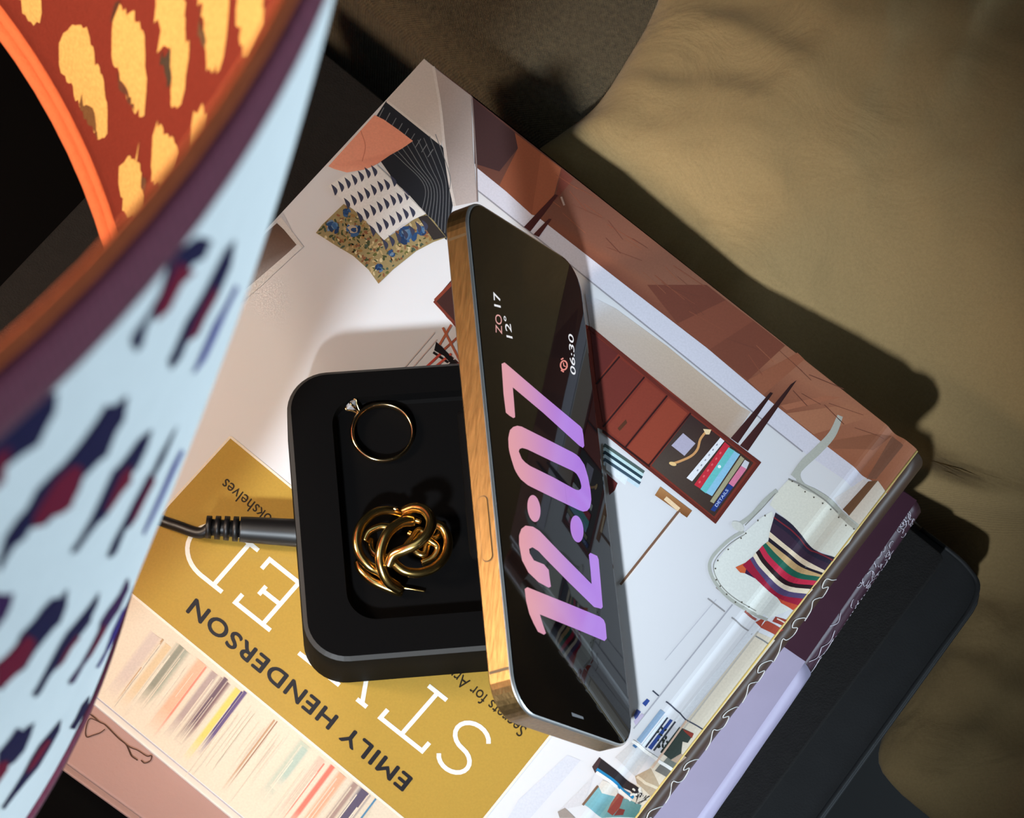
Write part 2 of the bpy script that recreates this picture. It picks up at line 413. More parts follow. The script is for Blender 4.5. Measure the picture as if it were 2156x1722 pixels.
# folder: right edge and far corner read off the photograph, the rest hidden
f_far, f_mid, f_low = pxy(2072, 1222, Z4), pxy(1975, 1392, Z4), pxy(1737, 1722, Z4)
fd = (f_low - f_mid).normalized()
f_c = f_mid - fd * ((f_mid - pxy(2092, 1226, Z4)).length)
f_b = f_low + fd * 60
pe = V((-E1.x, -E1.y))
fo = thing('document_folder', 'soft black leather folder with a stitched rim, lowest in the stack', 'folder')
fpts = [f_c, f_b, f_b + pe * 190, f_c + pe * 190]
prism('back_panel', round_poly(fpts, [12, 8, 8, 8]), Z5 + 0.2, Z5 + 4, M['black_leather'], fo, bev=1.5)
inset = [f_c + pe * 4 + fd * 4, f_b + pe * 4 - fd * 4, f_b + pe * 186 - fd * 4, f_c + pe * 186 + fd * 4]
prism('padding', round_poly(inset, [12, 8, 8, 8]), Z5 + 4, Z4 - 5, M['black_leather'], fo, bev=3)
prism('front_panel', round_poly(fpts, [13, 8, 8, 8]), Z4 - 5, Z4 - 0.1, M['black_leather'], fo, bev=2)
rim = [V((*(f_c + pe * 30 + fd * 1.2), Z4 - .4)), V((*(f_c + pe * 10 + fd * 1.6), Z4 - .4)), V((*(f_c + pe * 2.2 + fd * 9), Z4 - .4)), V((*(f_c + pe * 1.6 + fd * 40), Z4 - .4)), V((*(f_b + pe * 1.6), Z4 - .4))]
tube('stitched_rim', rim, 0.9, M['black_leather'], fo, seg=8)
# album
a_c = pxy(1990, 1172, Z3); a_l1, a_l2 = pxy(1907, 1289, Z3), pxy(1586, 1722, Z3)
ad_ = (a_l2 - a_l1).normalized(); a_c = a_l1 - ad_ * ((a_l1 - pxy(1986, 1168, Z3)).length)
a_f = pxy(755, 168, Z3); aw = (a_f - a_c).normalized()
a_d = a_c + aw * 305; a_b = a_l2 + ad_ * 55
a_e = a_d + (a_b - a_c)
alb = thing('photo_album', 'large black cloth-bound album lying under the pink book', 'album')
ap = [a_c, a_b, a_e, a_d]
prism('back_board', round_poly(ap, 3), Z4 + 0.1, Z4 + 2.2, M['black_cloth'], alb, bev=0.6)
ctr = (a_c + a_b + a_e + a_d) / 4
ipts = [ctr + (p - ctr) * 0.985 for p in ap]
prism('pages', ipts, Z4 + 2.2, Z3 - 2.4, M['black_wood'], alb)
prism('front_board', round_poly(ap, 3), Z3 - 2.4, Z3 - 0.1, M['black_cloth'], alb, bev=0.8)

# ------------------------------------------------------------------ second book: dusty pink with plum / lavender spine
b2 = thing('pink_book', 'dusty pink hardback with a plum and lavender spine under the decorating book', 'book')
s_out = [(1912, 1058), (1717, 1369), (1475, 1722)]
z2s = Z2 - 6
sp1, sp2 = pxy(1905, 1052, z2s), pxy(1440, 1722, z2s)
sd = (sp2 - sp1).normalized(); sn = V((-sd.y, sd.x));
if sn.dot(V((1, 0))) < 0: sn = -sn
# head edge of the pink book seen at lower left
h1, h2 = pxy(134, 1602, Z2), pxy(300, 1722, Z2); hd = (h2 - h1).normalized()
def isect(p, d, q, e):
    den = d.x * e.y - d.y * e.x; t = ((q.x - p.x) * e.y - (q.y - p.y) * e.x) / den; return p + d * t
bc = isect(sp1, sd, h1, hd)                 # spine / head corner
far_in = sp1 + sd * 0.0
bd = bc - hd * 218; ba = far_in - hd * 205
bpts = [far_in, bc, bd, ba]
spine_in = [p for p in bpts]
def shrink(pts, d_sp, d_o):
    a, b_, c, d = pts; return [a - sn * d_sp + sd * d_o, b_ - sn * d_sp - sd * d_o, c + hd * d_o - sd * d_o, d + hd * d_o + sd * d_o]
pk = [far_in - sn * 5, bc - sn * 5, bd, ba]
prism('back_cover', pk, Z3 + 0.1, Z3 + 2.4, M['pink'], b2, bev=0.5)
prism('front_cover', pk, Z2 - 2.6, Z2 - 0.1, M['pink'], b2, bev=0.7)
prism('page_block', shrink(pk, 0.5, 3.0), Z3 + 2.4, Z2 - 2.6, M['paper'], b2)
# rounded spine, in two lengths: plum far part and lavender near part
def spine_strip(name, t0, t1, m, bulge, zt, zb, parent, rows=24, wob=0.0, p0=far_in, dirv=sd, nrm=sn, back=6):
    vs_, fs = [], []; K = 24
    for i in range(rows + 1):
        t = t0 + (t1 - t0) * i / rows; c = p0 + dirv * t
        for k in range(K + 1):
            q = math.pi * k / K; w_ = wob * noise.noise(V((t * .05, k * .6, 2)))
            x = c + nrm * (bulge * (math.sin(q) ** 0.6) - back + w_); z = (zt + zb) / 2 + (zt - zb) / 2 * math.cos(q)
            vs_.append((x.x, x.y, z))
        
    n = K + 1
    for i in range(rows):
        for k in range(K): a = i * n + k; fs.append((a, a + n, a + n + 1, a + 1))
        fs.append((i * n, i * n + K, (i + 1) * n + K, (i + 1) * n))
    fs += [tuple(range(n)), tuple(range(rows * n, rows * n + n))]
    return fix(mesh_obj(name, vs_, fs, m, parent, True))
Lsp = (bc - far_in).length
tl_ = (pxy(1665, 1388, z2s) - far_in).dot(sd)
sp_plum = spine_strip('plum_spine', 0, tl_ + 3, M['plum'], 12.5, Z2 - 0.1, Z3 + 0.3, b2, wob=0.5, back=6)
sp_lav = spine_strip('lavender_spine', tl_, Lsp, M['lavender'], 13.2, Z2 - 0.1, Z3 + 0.2, b2, wob=0.3, back=6)
def flap(name, t0, t1, w0, w1, m, par):
    a, b_ = far_in + sd * t0, far_in + sd * t1
    return prism(name, [a + sn * 3.5, b_ + sn * 3.5, b_ - sn * w1, a - sn * w0], Z2 - 0.15, Z2 + 0.03, m, par)
flap('plum_flap', 0.5, tl_, 12, 16, M['plum'], b2); flap('lavender_flap', tl_, Lsp, 24, 30, M['lavender'], b2)
# silver tooling scattered on the plum spine
M['silver'] = mat('silver_tooling', (215, 205, 215), 0.35, 0.3)
def spine_pt(t, q, off=0.25, bulge=12.5, p0=far_in, dirv=sd, nrm=sn, zt=Z2 - .1, zb=Z3 + .3, back=6):
    c = p0 + dirv * t + nrm * (bulge * (math.sin(q) ** 0.6) - back + off * math.sin(q)); return V((c.x, c.y, (zt + zb) / 2 + (zt - zb) / 2 * math.cos(q) + off * math.cos(q)))
def squiggle(t, q, sc):
    a0 = random.uniform(0, 6.28); pts = []
    for k in range(4):
        pts.append(spine_pt(t + sc * math.cos(a0 + k * 0.9) + random.uniform(-.3, .3) * sc, min(2.4, max(.25, q + 0.12 * sc * math.sin(a0 + k * .9)))))
    return pts
for k in range(46):
    t = random.choice((random.uniform(16, 42), random.uniform(20, 36), random.uniform(4, 12)))
    tube('silver_mark', squiggle(t, random.uniform(.45, 1.35), random.uniform(.8, 1.9)), 0.13, M['silver'], sp_plum, seg=5, n=4)
for t, q, sc in ((50, .7, 4), (56, 1.0, 4.5), (58, 1.3, 5), (63, .9, 4), (66, 1.35, 5)):
    tube('silver_mark', [spine_pt(t - sc * .8, q), spine_pt(t, min(1.6, q + .18)), spine_pt(t + sc * .9, q - .1)], 0.16, M['silver'], sp_plum, seg=5, n=5)
for k in range(34):   # broken dotted rule along the lower side
    t = 18 + k * 1.75 + random.uniform(-.3, .3); tube('silver_mark', [spine_pt(t, 1.75), spine_pt(t + 0.8, 1.75)], 0.12, M['silver'], sp_plum, seg=5, interp=False)
# loose thread hanging at the head of the block
thr = crop(0, 1300, 4.08)((760, 825), (800, 850), (850, 895), (900, 920), (960, 980), (1020, 1040), (1080, 1090), (1110, 1150), (1130, 1190), (1180, 1225))
tube('loose_thread', [at(x, y, Z2 + .3) for x, y in thr], 0.18, M['thread'], b2, seg=6)
thr = crop(0, 1300, 4.08)((850, 895), (770, 870), (735, 960), (742, 1025), (800, 1010), (860, 990), (900, 960))
tube('loose_thread', [at(x, y, Z2 + .3) for x, y in thr], 0.13, M['thread'], b2, seg=6)
thr = crop(0, 1300, 4.08)((1020, 1040), (1110, 1110), (1180, 1140), (1260, 1190), (1300, 1185), (1290, 1230), (1240, 1250), (1210, 1225))
tube('loose_thread', [at(x, y, Z2 + .3) for x, y in thr], 0.15, M['thread'], b2, seg=6)

# ------------------------------------------------------------------ the decorating book
bk = thing('decorating_book', 'interior decorating hardback with a photographed room and a gold title panel on its cover', 'book')
GROOVE, GW, GD = 8.8, 4.2, 1.5
def dsp(p): return (V((p[0], p[1], 0)) - B).dot(SN)
def prof(d):
    g = abs(d - GROOVE)
    z = -GD * 0.5 * (1 + math.cos(math.pi * g / GW)) if g < GW else 0.0
    if d < 3: z -= 0.5 * ((3 - d) / 3) ** 2
    return z
CUTS = [0.8, 1.8, 3, 4.6, 5.6, 6.6, 7.7, 8.8, 9.9, 11, 12, 13]
def cov_uv(p):
    q = at(p[0], p[1], 0)
    for _ in range(4): q = at(p[0], p[1], prof(dsp(q)))
    return (q.x, q.y)
def cov_xyz(uv, off): return (uv[0], uv[1], prof(dsp(uv)) + off + 0.02)
# cover board with its joint pressed in
cuts = [0] + CUTS + [40, 100, 170]
def on_edges(t):
    a = B.lerp(A, t); b_ = C_.lerp(D, t); return a, b_
L0 = dsp(A)
vs_, fs = [], []
rows = cuts + [L0]
for d in rows:
    a, b_ = on_edges(min(1, d / L0)); z = prof(d)
    vs_ += [(a.x, a.y, z), (b_.x, b_.y, z), (a.x, a.y, z - 2.5), (b_.x, b_.y, z - 2.5)]
for i in range(len(rows) - 1):
    a = 4 * i; b_ = a + 4
    fs += [(a, b_, b_ + 1, a + 1), (a + 2, a + 3, b_ + 3, b_ + 2), (a, a + 2, b_ + 2, b_), (a + 1, b_ + 1, b_ + 3, a + 3)]
e = 4 * (len(rows) - 1); fs += [(0, 1, 3, 2), (e, e + 2, e + 3, e + 1)]
front = fix(mesh_obj('front_cover', vs_, fs, M['cover_base'], bk))
def insetq(pts, d):
    c = sum(pts, V((0, 0, 0))) / 4; return [XY(p + (c - p).normalized() * d) for p in pts]
prism('back_cover', [XY(p) for p in (A, B, C_, D)], Z2 + 0.05, Z2 + 2.5, M['board'], bk, bev=0.4)
prism('page_block', insetq([A, B, C_, D], 3.4), Z2 + 2.5, -4.1, M['paper'], bk)
bdir = V(((C_ - B).x, (C_ - B).y)).normalized(); bnr = V((-SN.x, -SN.y))
Bxy = V((B.x, B.y))
spn = spine_strip('spine', 0.3, (C_ - B).length - .3, M['spine_brown'], 6.0, -0.8, Z2 + 0.4, bk, rows=30, p0=Bxy, dirv=bdir, nrm=bnr, back=2.0)
tube('gilt_edge', [V((*(Bxy + bdir * t + bnr * 0.1), -0.75)) for t in (0, 60, 120, 180, (C_ - B).length)], 0.42, M['gold_edge'], bk, seg=8, interp=False)
# white script along the spine
def spp(t, q): return spine_pt(t, q, 0.22, 6.0, Bxy, bdir, bnr, -.8, Z2 + .4, 2.0)
M['white_ink'] = mat('white_ink', (232, 226, 220), 0.5)
LS = (C_ - B).length
for base in (49, 66, 84, 103, 124, 143):
    pts = [(0, 1.5), (2.5, .9), (5.5, .55), (7.5, .7), (5.5, 1.1), (8, 1.45), (11, 1.0), (13, .65), (15, 1.2), (17.5, 1.5)]
    tube('spine_lettering', [spp(base + a + random.uniform(-.6, .6), b_ + random.uniform(-.08, .08)) for a, b_ in pts], 0.16, M['white_ink'], spn, seg=5, n=5)

# ---------------- cover picture
P = Print(cov_uv, cov_xyz, lambda uv: dsp(uv), CUTS)
c4 = crop(600, 80, 3.074); c8 = crop(1200, 600, 3.444); cR = crop(1400, 820, 2.968); cB = crop(1000, 1350, 3.593); c7 = crop(700, 0, 3.074); cS = crop(0, 1100, 2.7686)
# wall tone and floor
P.poly([(893, 124), (1931, 947), (1868, 1039), (1739, 938), (1606, 832), (1490, 734), (1316, 600), (1126, 452), (1001, 351), (993, 200)],
       [(92, 60, 50), (170, 112, 84), (150, 92, 66), (150, 92, 66), (128, 76, 56), (124, 72, 54), (120, 68, 52), (122, 72, 54), (100, 62, 52), (72, 46, 44)], 1)
for pts, c in ((c7((905, 640), (1180, 860), (1200, 960), (1080, 1110), (920, 1060)), (66, 44, 44)), (c7((1180, 860), (1350, 990), (1290, 1390), (1080, 1200), (1200, 960)), (138, 78, 54)),
               (c7((1350, 990), (1480, 1090), (1430, 1280), (1330, 1400), (1290, 1390)), (150, 86, 60)), (c7((1480, 1090), (1560, 1160), (1440, 1300)), (110, 58, 48)),
               (c8((560, 0), (990, 0), (1130, 110), (780, 280)), (112, 62, 48)), (c8((780, 280), (1130, 110), (1330, 260), (1010, 470)), (128, 72, 54)),
               (c8((1010, 470), (1330, 260), (1560, 440), (1290, 690)), (118, 66, 50)), (c8((1290, 690), (1650, 490), (1700, 540), (1400, 800)), (146, 88, 64)),
               (cR((720, 100), (1000, 40), (1100, 50), (760, 130)), (160, 100, 74)), (cR((760, 150), (1180, 90), (1290, 170), (930, 280)), (164, 108, 80)),
               (cR((1000, 330), (1290, 280), (1420, 290), (1300, 380), (1050, 370)), (140, 88, 64)), (cR((1270, 575), (1330, 570), (1150, 790), (1110, 750)), (112, 78, 54)),
               (cR((1420, 290), (1490, 350), (1320, 560), (1260, 560)), (128, 88, 70)),
               (cR((1330, 570), (1385, 650), (1200, 870), (1150, 790)), (206, 192, 176)), (cR((1240, 560), (1270, 585), (1110, 745), (1060, 680)), (214, 206, 202))):
    P.poly(pts, c, 2)
for k in range(40):
    t = random.random(); u = random.uniform(0.08, 0.92)
    x = 1010 + 820 * t; ytop = 124 + .793 * (x - 893); y = ytop + 12 + u * (95 - 20 * t)
    if x < 1120 and y < 420: continue
    j = random.choice(((112, 64, 50), (146, 88, 64), (134, 76, 56), (104, 60, 48)))
    P.line([(x, y), (x + random.uniform(30, 75), y + random.uniform(20, 52))], random.uniform(.8, 1.6), j, 3)
# skirting: lilac-white board, its shadow line, beige shadowed wall under the cabinet
P.poly([(1001, 351), (1126, 452), (1316, 600), (1490, 734), (1606, 832), (1739, 938), (1821, 1005), (1800, 1030), (1686, 948), (1583, 864), (1255, 600), (1004, 400)], (208, 204, 214), 1)
P.line([(1004, 400), (1130, 500), (1255, 602), (1400, 718), (1583, 866), (1690, 951)], 3, (150, 146, 152), 2)
P.poly(c8((110, 60), (330, 170), (700, 440), (1240, 880), (1310, 920), (1180, 1110), (1090, 1100), (145, 310)), [(214, 214, 222), (196, 186, 180), (190, 170, 152), (188, 164, 144), (196, 178, 166), (182, 158, 140), (172, 146, 126), (186, 170, 160)], 1)
# cabinet
P.poly([(914, 633), (960, 580), (1242, 687), (1600, 975), (1506, 1103), (1268, 905), (1040, 790)], (122, 50, 38), 2)
P.poly(c8((150, 340), (350, 500), (190, 700)), (96, 40, 36), 3)
P.poly(c8((360, 530), (530, 665), (240, 1000), (195, 730)), (108, 46, 38), 3)
P.poly(c8((550, 690), (690, 800), (400, 1160), (260, 1040)), (130, 56, 42), 3)
P.poly(c8((715, 820), (850, 930), (570, 1300), (415, 1180)), (142, 62, 44), 3)
for a, b_ in (((190, 720), (360, 520)), ((240, 1030), (540, 668)), ((400, 1180), (705, 803)), ((235, 1055), (580, 1320)), ((570, 1310), (875, 930))):
    P.line(c8(a, b_), 3.5, (48, 20, 20), 4)
P.line(c8((145, 310), (700, 780), (1370, 1290), (1055, 1715), (560, 1320), (240, 1060)), 7, (98, 40, 32), 4)
P.poly(c8((345, 1040), (405, 975), (415, 1000), (360, 1060)), (84, 48, 32), 4)
P.poly(c8((875, 940), (1330, 1290), (1045, 1680), (590, 1310)), [(56, 40, 38), (66, 44, 36), (60, 44, 38), (78, 66, 58)], 3)
P.poly(c8((735, 1165), (820, 1075), (910, 1150), (830, 1240)), (176, 168, 186), 4)
P.line(c8((730, 1300), (800, 1278), (880, 1240), (925, 1190), (945, 1120), (990, 1060)), 5, (206, 150, 96), 5, True)
P.poly(c8((965, 1045), (1025, 1050), (1010, 1085), (985, 1085)), (236, 206, 160), 5); P.blob(c8((745, 1298))[0], 8, 4, .3, (230, 190, 130), 5)
for pts, c in ((((845, 1400), (1090, 1108), (1120, 1132), (885, 1425)), (228, 226, 228)), (((900, 1450), (1122, 1140), (1162, 1172), (945, 1478)), (196, 46, 60)),
               (((945, 1482), (1150, 1178), (1195, 1205), (985, 1512)), (104, 188, 186)), (((985, 1508), (1192, 1205), (1232, 1230), (1030, 1532)), (140, 190, 216)),
               (((1015, 1570), (1238, 1240), (1265, 1262), (1042, 1585)), (164, 156, 124)), (((1018, 1632), (1150, 1440), (1185, 1465), (1050, 1645)), (36, 58, 124)),
               (((1150, 1440), (1240, 1312), (1280, 1335), (1185, 1465)), (214, 122, 150)), (((1240, 1312), (1268, 1268), (1300, 1288), (1280, 1335)), (206, 204, 210))):
    P.poly(c8(*pts), c, 5)
for k in range(6):
    P.blob(c8((925 + 28 * k, 1345 - 37 * k))[0], 1.5, 2.5, .6, (150, 150, 160), 6); P.blob(c8((940 + 30 * k, 1430 - 42 * k))[0], 2, 3, .6, (226, 96, 100), 6)
P.blob(c8((1083, 1318))[0], 3.5, 3.5, 0, (230, 240, 240), 6, jag=.1)
P.text('DETAILS', c8((1065, 1612))[0], c8((1150, 1490))[0], 6, (-.8, -.6), (190, 200, 230), 6, bold=.01)
for pts in (((1165, 1112), (1218, 1150), (1472, 785), (1452, 778)), ((1232, 1165), (1290, 1205), (1645, 690), (1600, 722))):
    P.poly(c8(*pts), [(72, 36, 34), (62, 30, 30), (40, 22, 22), (52, 28, 26)], 4)
P.poly(c7((1238, 1470), (1280, 1500), (1460, 1265), (1440, 1258)), (70, 32, 30), 4); P.poly(c7((1300, 1518), (1335, 1535), (1418, 1418), (1400, 1416)), (76, 36, 32), 4)
P.line(c7((1480, 1275), (1500, 1330)), 4, (176, 150, 140), 4)
# cabinet's other end, wire chair and red table left of the phone
P.poly([(914, 633), (950, 590), (965, 640), (962, 690), (940, 668)], (60, 34, 30), 4); P.line([(916, 633), (962, 586)], 7, (122, 54, 38), 5); P.line([(914, 634), (945, 668), (965, 690)], 6, (110, 48, 36), 5)
for a, b_, c in (((932, 690), (968, 760), (176, 96, 66)), ((950, 684), (920, 735), (176, 96, 66)), ((925, 745), (975, 700), (160, 84, 60)), ((918, 725), (970, 770), (60, 34, 32)), ((912, 742), (965, 778), (30, 22, 24)),
                 ((890, 780), (935, 738), (186, 70, 56)), ((905, 782), (950, 745), (196, 84, 66)), ((920, 783), (962, 752), (224, 210, 205)), ((935, 783), (968, 765), (190, 80, 60)), ((845, 782), (915, 700), (206, 190, 186)), ((862, 782), (920, 715), (206, 184, 178))):
    P.line([a, b_], 5 if c[0] < 200 else 2.5, c, 4)
P.poly([(918, 720), (930, 730), (966, 770), (960, 778), (935, 750), (914, 738)], (26, 20, 22), 5)
# wall sconce and rod
P.poly(c8((615, 1525), (655, 1463), (885, 1638), (848, 1688)), [(150, 100, 58), (176, 126, 78), (150, 98, 60), (118, 74, 40)], 4)
P.line(c8((690, 1545), (790, 1630)), 9, (232, 200, 160), 5); P.line([(1430, 1075), (1306, 1231)], 5, (120, 86, 66), 4); P.line([(1432, 1079), (1309, 1233)], 1.8, (226, 214, 206), 5)
# stacked books by the phone
for k, c in enumerate(((78, 92, 88), (190, 214, 214), (40, 60, 70), (206, 222, 226), (60, 78, 92), (196, 212, 220))):
    a0, b0 = (245, 1160 + 26 * k), (535 - 7 * k, 1362 + 20 * k); P.line(c8(a0, b0), 8, c, 4)
P.poly(c8((265, 1365), (345, 1440), (325, 1490), (285, 1525)), (96, 38, 36), 4); P.poly(c8((262, 1285), (420, 1400), (400, 1450), (262, 1340)), (222, 226, 230), 5)
# faint door-frame lines and shadow bands on the white wall
for a, b_, w_, c in (((1542, 1273), (1334, 1534), 3, (168, 166, 172)), ((1508, 1262), (1400, 1390), 2, (190, 188, 194)), ((1612, 1296), (1420, 1530), 14, (226, 226, 228)), ((1596, 1330), (1420, 1560), 3, (186, 176, 164)),
                     ((1490, 1260), (1526, 1288), 3, (150, 146, 146)), ((1540, 1300), (1576, 1328), 3, (150, 146, 146)), ((1508, 1236), (1545, 1268), 4, (140, 120, 112)), ((1374, 1454), (1388, 1466), 3, (60, 66, 80)), ((1582, 1335), (1618, 1356), 3, (130, 128, 126))):
    P.line([a, b_], w_, c, 2)
P.line([(1402, 1477), (1432, 1502), (1444, 1516), (1480, 1536)], 3, (70, 72, 84), 3)
P.poly([(1592, 1330), (1632, 1348), (1345, 1712), (1310, 1690)], (214, 200, 180), 1)
# ---- armchair
CRM = (218, 214, 200); FRM = (176, 176, 166); FRD = (140, 138, 130)
P.poly(cR((690, 650), (770, 565), (850, 600), (1000, 690), (1090, 770), (1205, 870), (1150, 960), (1060, 1050), (930, 1000), (800, 850), (655, 720)), CRM, 2)
P.poly(cR((670, 760), (600, 800), (490, 900), (370, 1010), (310, 1095), (300, 1180), (340, 1240), (430, 1320), (560, 1400), (650, 1430), (740, 1395), (850, 1340), (820, 1250), (700, 1100), (690, 900)), (222, 222, 214), 2)
P.line(cR((1095, 165), (1045, 280), (955, 380), (865, 465), (800, 545)), lambda t: 12 + 6 * math.sin(t * 3), FRM, 3, True)
P.line(cR((850, 480), (830, 540), (860, 600), (940, 640), (1030, 700), (1100, 775), (1210, 865)), 11, FRM, 3, True)
P.line(cR((770, 560), (860, 600), (990, 685), (1080, 770)), 3, FRD, 4, True)
P.line(cR((700, 630), (620, 700), (540, 790), (450, 855)), 9, FRM, 3, True); P.blob(cR((455, 855))[0], 15, 9, .6, (206, 204, 196), 4); P.line(cR((690, 650), (600, 750), (500, 850)), 2, FRD, 4)
P.line(cR((490, 885), (390, 950), (295, 1050), (280, 1130), (330, 1230), (420, 1320), (560, 1405), (640, 1440)), 7, FRM, 3, True)
P.line(cR((500, 905), (400, 970), (318, 1060), (305, 1130), (350, 1225), (435, 1305), (570, 1385)), 1.6, FRD, 4, True)
P.line(cR((1090, 780), (1150, 830), (1200, 870)), 10, (170, 164, 150), 4)
for x, y in ((795, 575), (835, 600), (875, 640), (930, 675), (985, 712), (1035, 750), (1085, 800), (1130, 850), (1180, 872), (505, 900), (475, 930), (395, 1000), (330, 1070), (315, 1120), (320, 1190), (345, 1230), (385, 1280), (440, 1330), (480, 1330), (525, 1360), (625, 790), (580, 820)):
    P.blob(cR((x, y))[0], 1.9, 1.9, 0, (92, 84, 72), 5, n=6)
S = [((690, 770), (800, 850), (930, 1000), (1062, 1050)), ((672, 830), (785, 915), (900, 1030), (1035, 1095)), ((655, 890), (770, 985), (875, 1065), (1005, 1135)), ((650, 925), (770, 1020), (870, 1100), (990, 1148)), ((645, 950), (765, 1045), (850, 1110), (978, 1160)),
     ((630, 960), (705, 1040), (825, 1140), (968, 1172)), ((610, 975), (665, 1055), (800, 1170), (957, 1198)), ((588, 1000), (640, 1080), (772, 1200), (940, 1225)), ((567, 1020), (620, 1100), (752, 1222), (925, 1250)), ((550, 1045), (602, 1122), (742, 1250), (898, 1280)),
     ((530, 1060), (590, 1150), (712, 1278), (872, 1310)), ((485, 1098), (560, 1178), (700, 1300), (838, 1352))]
SC = [(40, 34, 52), (58, 40, 58), (226, 204, 176), (34, 26, 40), (196, 160, 112), (34, 96, 78), (196, 44, 72), (44, 26, 30), (232, 214, 188), (84, 70, 108), (156, 30, 56)]
for i, c in enumerate(SC):
    a, b_ = S[i], S[i + 1]
    P.poly(cR(*(tuple(catmull([V((*p, 0)) for p in a], 5)[k][:2] for k in range(16)))) + cR(*(tuple(catmull([V((*p, 0)) for p in b_], 5)[k][:2] for k in range(15, -1, -1)))), c, 5)
P.line(cR((680, 800), (790, 880), (915, 1010), (1050, 1070)), 3, (120, 40, 50), 6)
P.poly(cR((440, 1112), (520, 1075), (505, 1150), (470, 1145)), (206, 96, 54), 5); P.poly(cR((520, 1075), (545, 1050), (590, 1150), (560, 1180), (500, 1150)), (60, 30, 62), 5)
P.poly(cR((700, 1300), (835, 1350), (800, 1380), (725, 1335)), (196, 74, 50), 5)
P.poly(cR((565, 1455), (605, 1432), (700, 1478), (742, 1502), (690, 1535), (600, 1490)), (168, 70, 52), 3); P.poly(cR((690, 1420), (760, 1440), (742, 1480), (670, 1450)), (150, 60, 48), 3); P.line(cR((500, 1385), (570, 1440)), 5, (150, 80, 70), 3); P.line(cR((700, 1432), (752, 1460)), 3, (220, 200, 186), 4)
# ---- lower right: shelf, blue books, plant, black box, teal picture
P.poly(cB((1190, 760), (1330, 860), (1210, 1020), (1060, 880)), (196, 194, 194), 2)
for pts, c in ((((1222, 748), (1402, 515), (1438, 540), (1255, 775)), (138, 160, 184)), (((1262, 790), (1440, 560), (1452, 570), (1275, 800)), (206, 212, 220)), (((1285, 800), (1452, 575), (1462, 582), (1295, 808)), (40, 44, 60)), (((1308, 805), (1475, 590), (1496, 600), (1335, 822)), (44, 66, 130)),
               (((1345, 825), (1510, 605), (1522, 612), (1358, 832)), (60, 62, 70)), (((1265, 470), (1300, 435), (1322, 452), (1290, 495)), (48, 72, 140)), (((1200, 560), (1225, 512), (1255, 535), (1215, 600)), (70, 80, 140)), (((1200, 605), (1260, 545), (1280, 560), (1215, 640)), (190, 176, 200)),
               (((1190, 790), (1210, 770), (1235, 795), (1215, 810)), (70, 110, 150))):
    P.poly(cB(*pts), c, 3)
P.poly(cB((1400, 840), (1545, 650), (1655, 700), (1610, 770), (1570, 760), (1560, 850), (1480, 895)), (52, 60, 54), 4); P.poly(cB((1570, 665), (1655, 700), (1640, 735), (1590, 690)), (140, 56, 44), 5)
for k in range(16): P.blob((cB((random.uniform(1380, 1480), random.uniform(650, 830)))[0]), random.uniform(3, 6), 2.5, random.uniform(0, 3), (40, 46, 40), 4, n=7)
P.line(cB((1190, 755), (1330, 860), (1400, 915), (1495, 975)), 7, (232, 228, 222), 5); P.line(cB((1600, 600), (1340, 960)), 4, (214, 180, 156), 5)
P.poly(cB((1360, 980), (1410, 920), (1490, 980), (1450, 1030)), (110, 106, 100), 4); P.poly(cB((1480, 900), (1560, 850), (1600, 880), (1540, 930)), (176, 150, 128), 4); P.poly(cB((1420, 920), (1480, 850), (1560, 900), (1500, 970)), (110, 112, 104), 3)
P.poly(cB((1210, 1020), (1330, 960), (1400, 1100), (1330, 1175), (1225, 1075)), (178, 158, 132), 2); P.line(cB((1225, 1025), (1290, 1075), (1385, 1115)), 6, (214, 200, 176), 3)
P.poly(cB((885, 950), (940, 878), (1195, 1080), (1240, 1110), (1275, 1170), (1230, 1190), (1170, 1130), (915, 985)), (40, 34, 38), 4); P.poly(cB((885, 950), (940, 878), (955, 890), (910, 1000)), (66, 48, 50), 5)
P.line(cB((920, 968), (1080, 1085), (1130, 1140), (1200, 1185)), 7, (30, 122, 170), 5); P.line(cB((918, 990), (1080, 1110), (1180, 1205)), 6, (228, 226, 222), 5)
for k in range(14): P.blob(cB((random.uniform(1180, 1260), random.uniform(1110, 1165)))[0], 4, 2, random.uniform(0, 3), (222, 218, 208), 6, n=6)
P.poly(cB((825, 1235), (935, 1105), (1085, 1180), (1260, 1240), (1225, 1337), (960, 1337)), [(120, 170, 178), (128, 178, 186), (110, 160, 166), (86, 124, 118), (70, 110, 104), (104, 156, 164)], 3)
P.line(cB((815, 1240), (930, 1095)), 5, (120, 90, 70), 4); P.poly(cB((935, 1100), (965, 1050), (1085, 1110), (1075, 1175), (960, 1150)), (214, 206, 196), 4)
P.poly(cB((1000, 1290), (1030, 1225), (1080, 1150), (1125, 1180), (1095, 1260), (1040, 1320)), (136, 62, 56), 5); P.poly(cB((1050, 1320), (1090, 1265), (1135, 1275), (1120, 1315)), (118, 50, 46), 5)
for k in range(12): P.line([cB((1230 + random.uniform(-20, 20), 1230))[0], cB((1260 + random.uniform(-30, 70), 1180 + random.uniform(-30, 20)))[0]], 1.8, random.choice(((60, 54, 50), (206, 196, 182))), 6)
P.poly(cB((625, 1290), (680, 1260), (760, 1337), (640, 1337)), (150, 138, 130), 3); P.poly(cB((640, 1280), (860, 1060), (905, 1000), (820, 1240)), (206, 202, 204), 2)
P.poly(cB((330, 1200), (700, 860), (800, 900), (420, 1337), (250, 1337)), (204, 204, 212), 1)
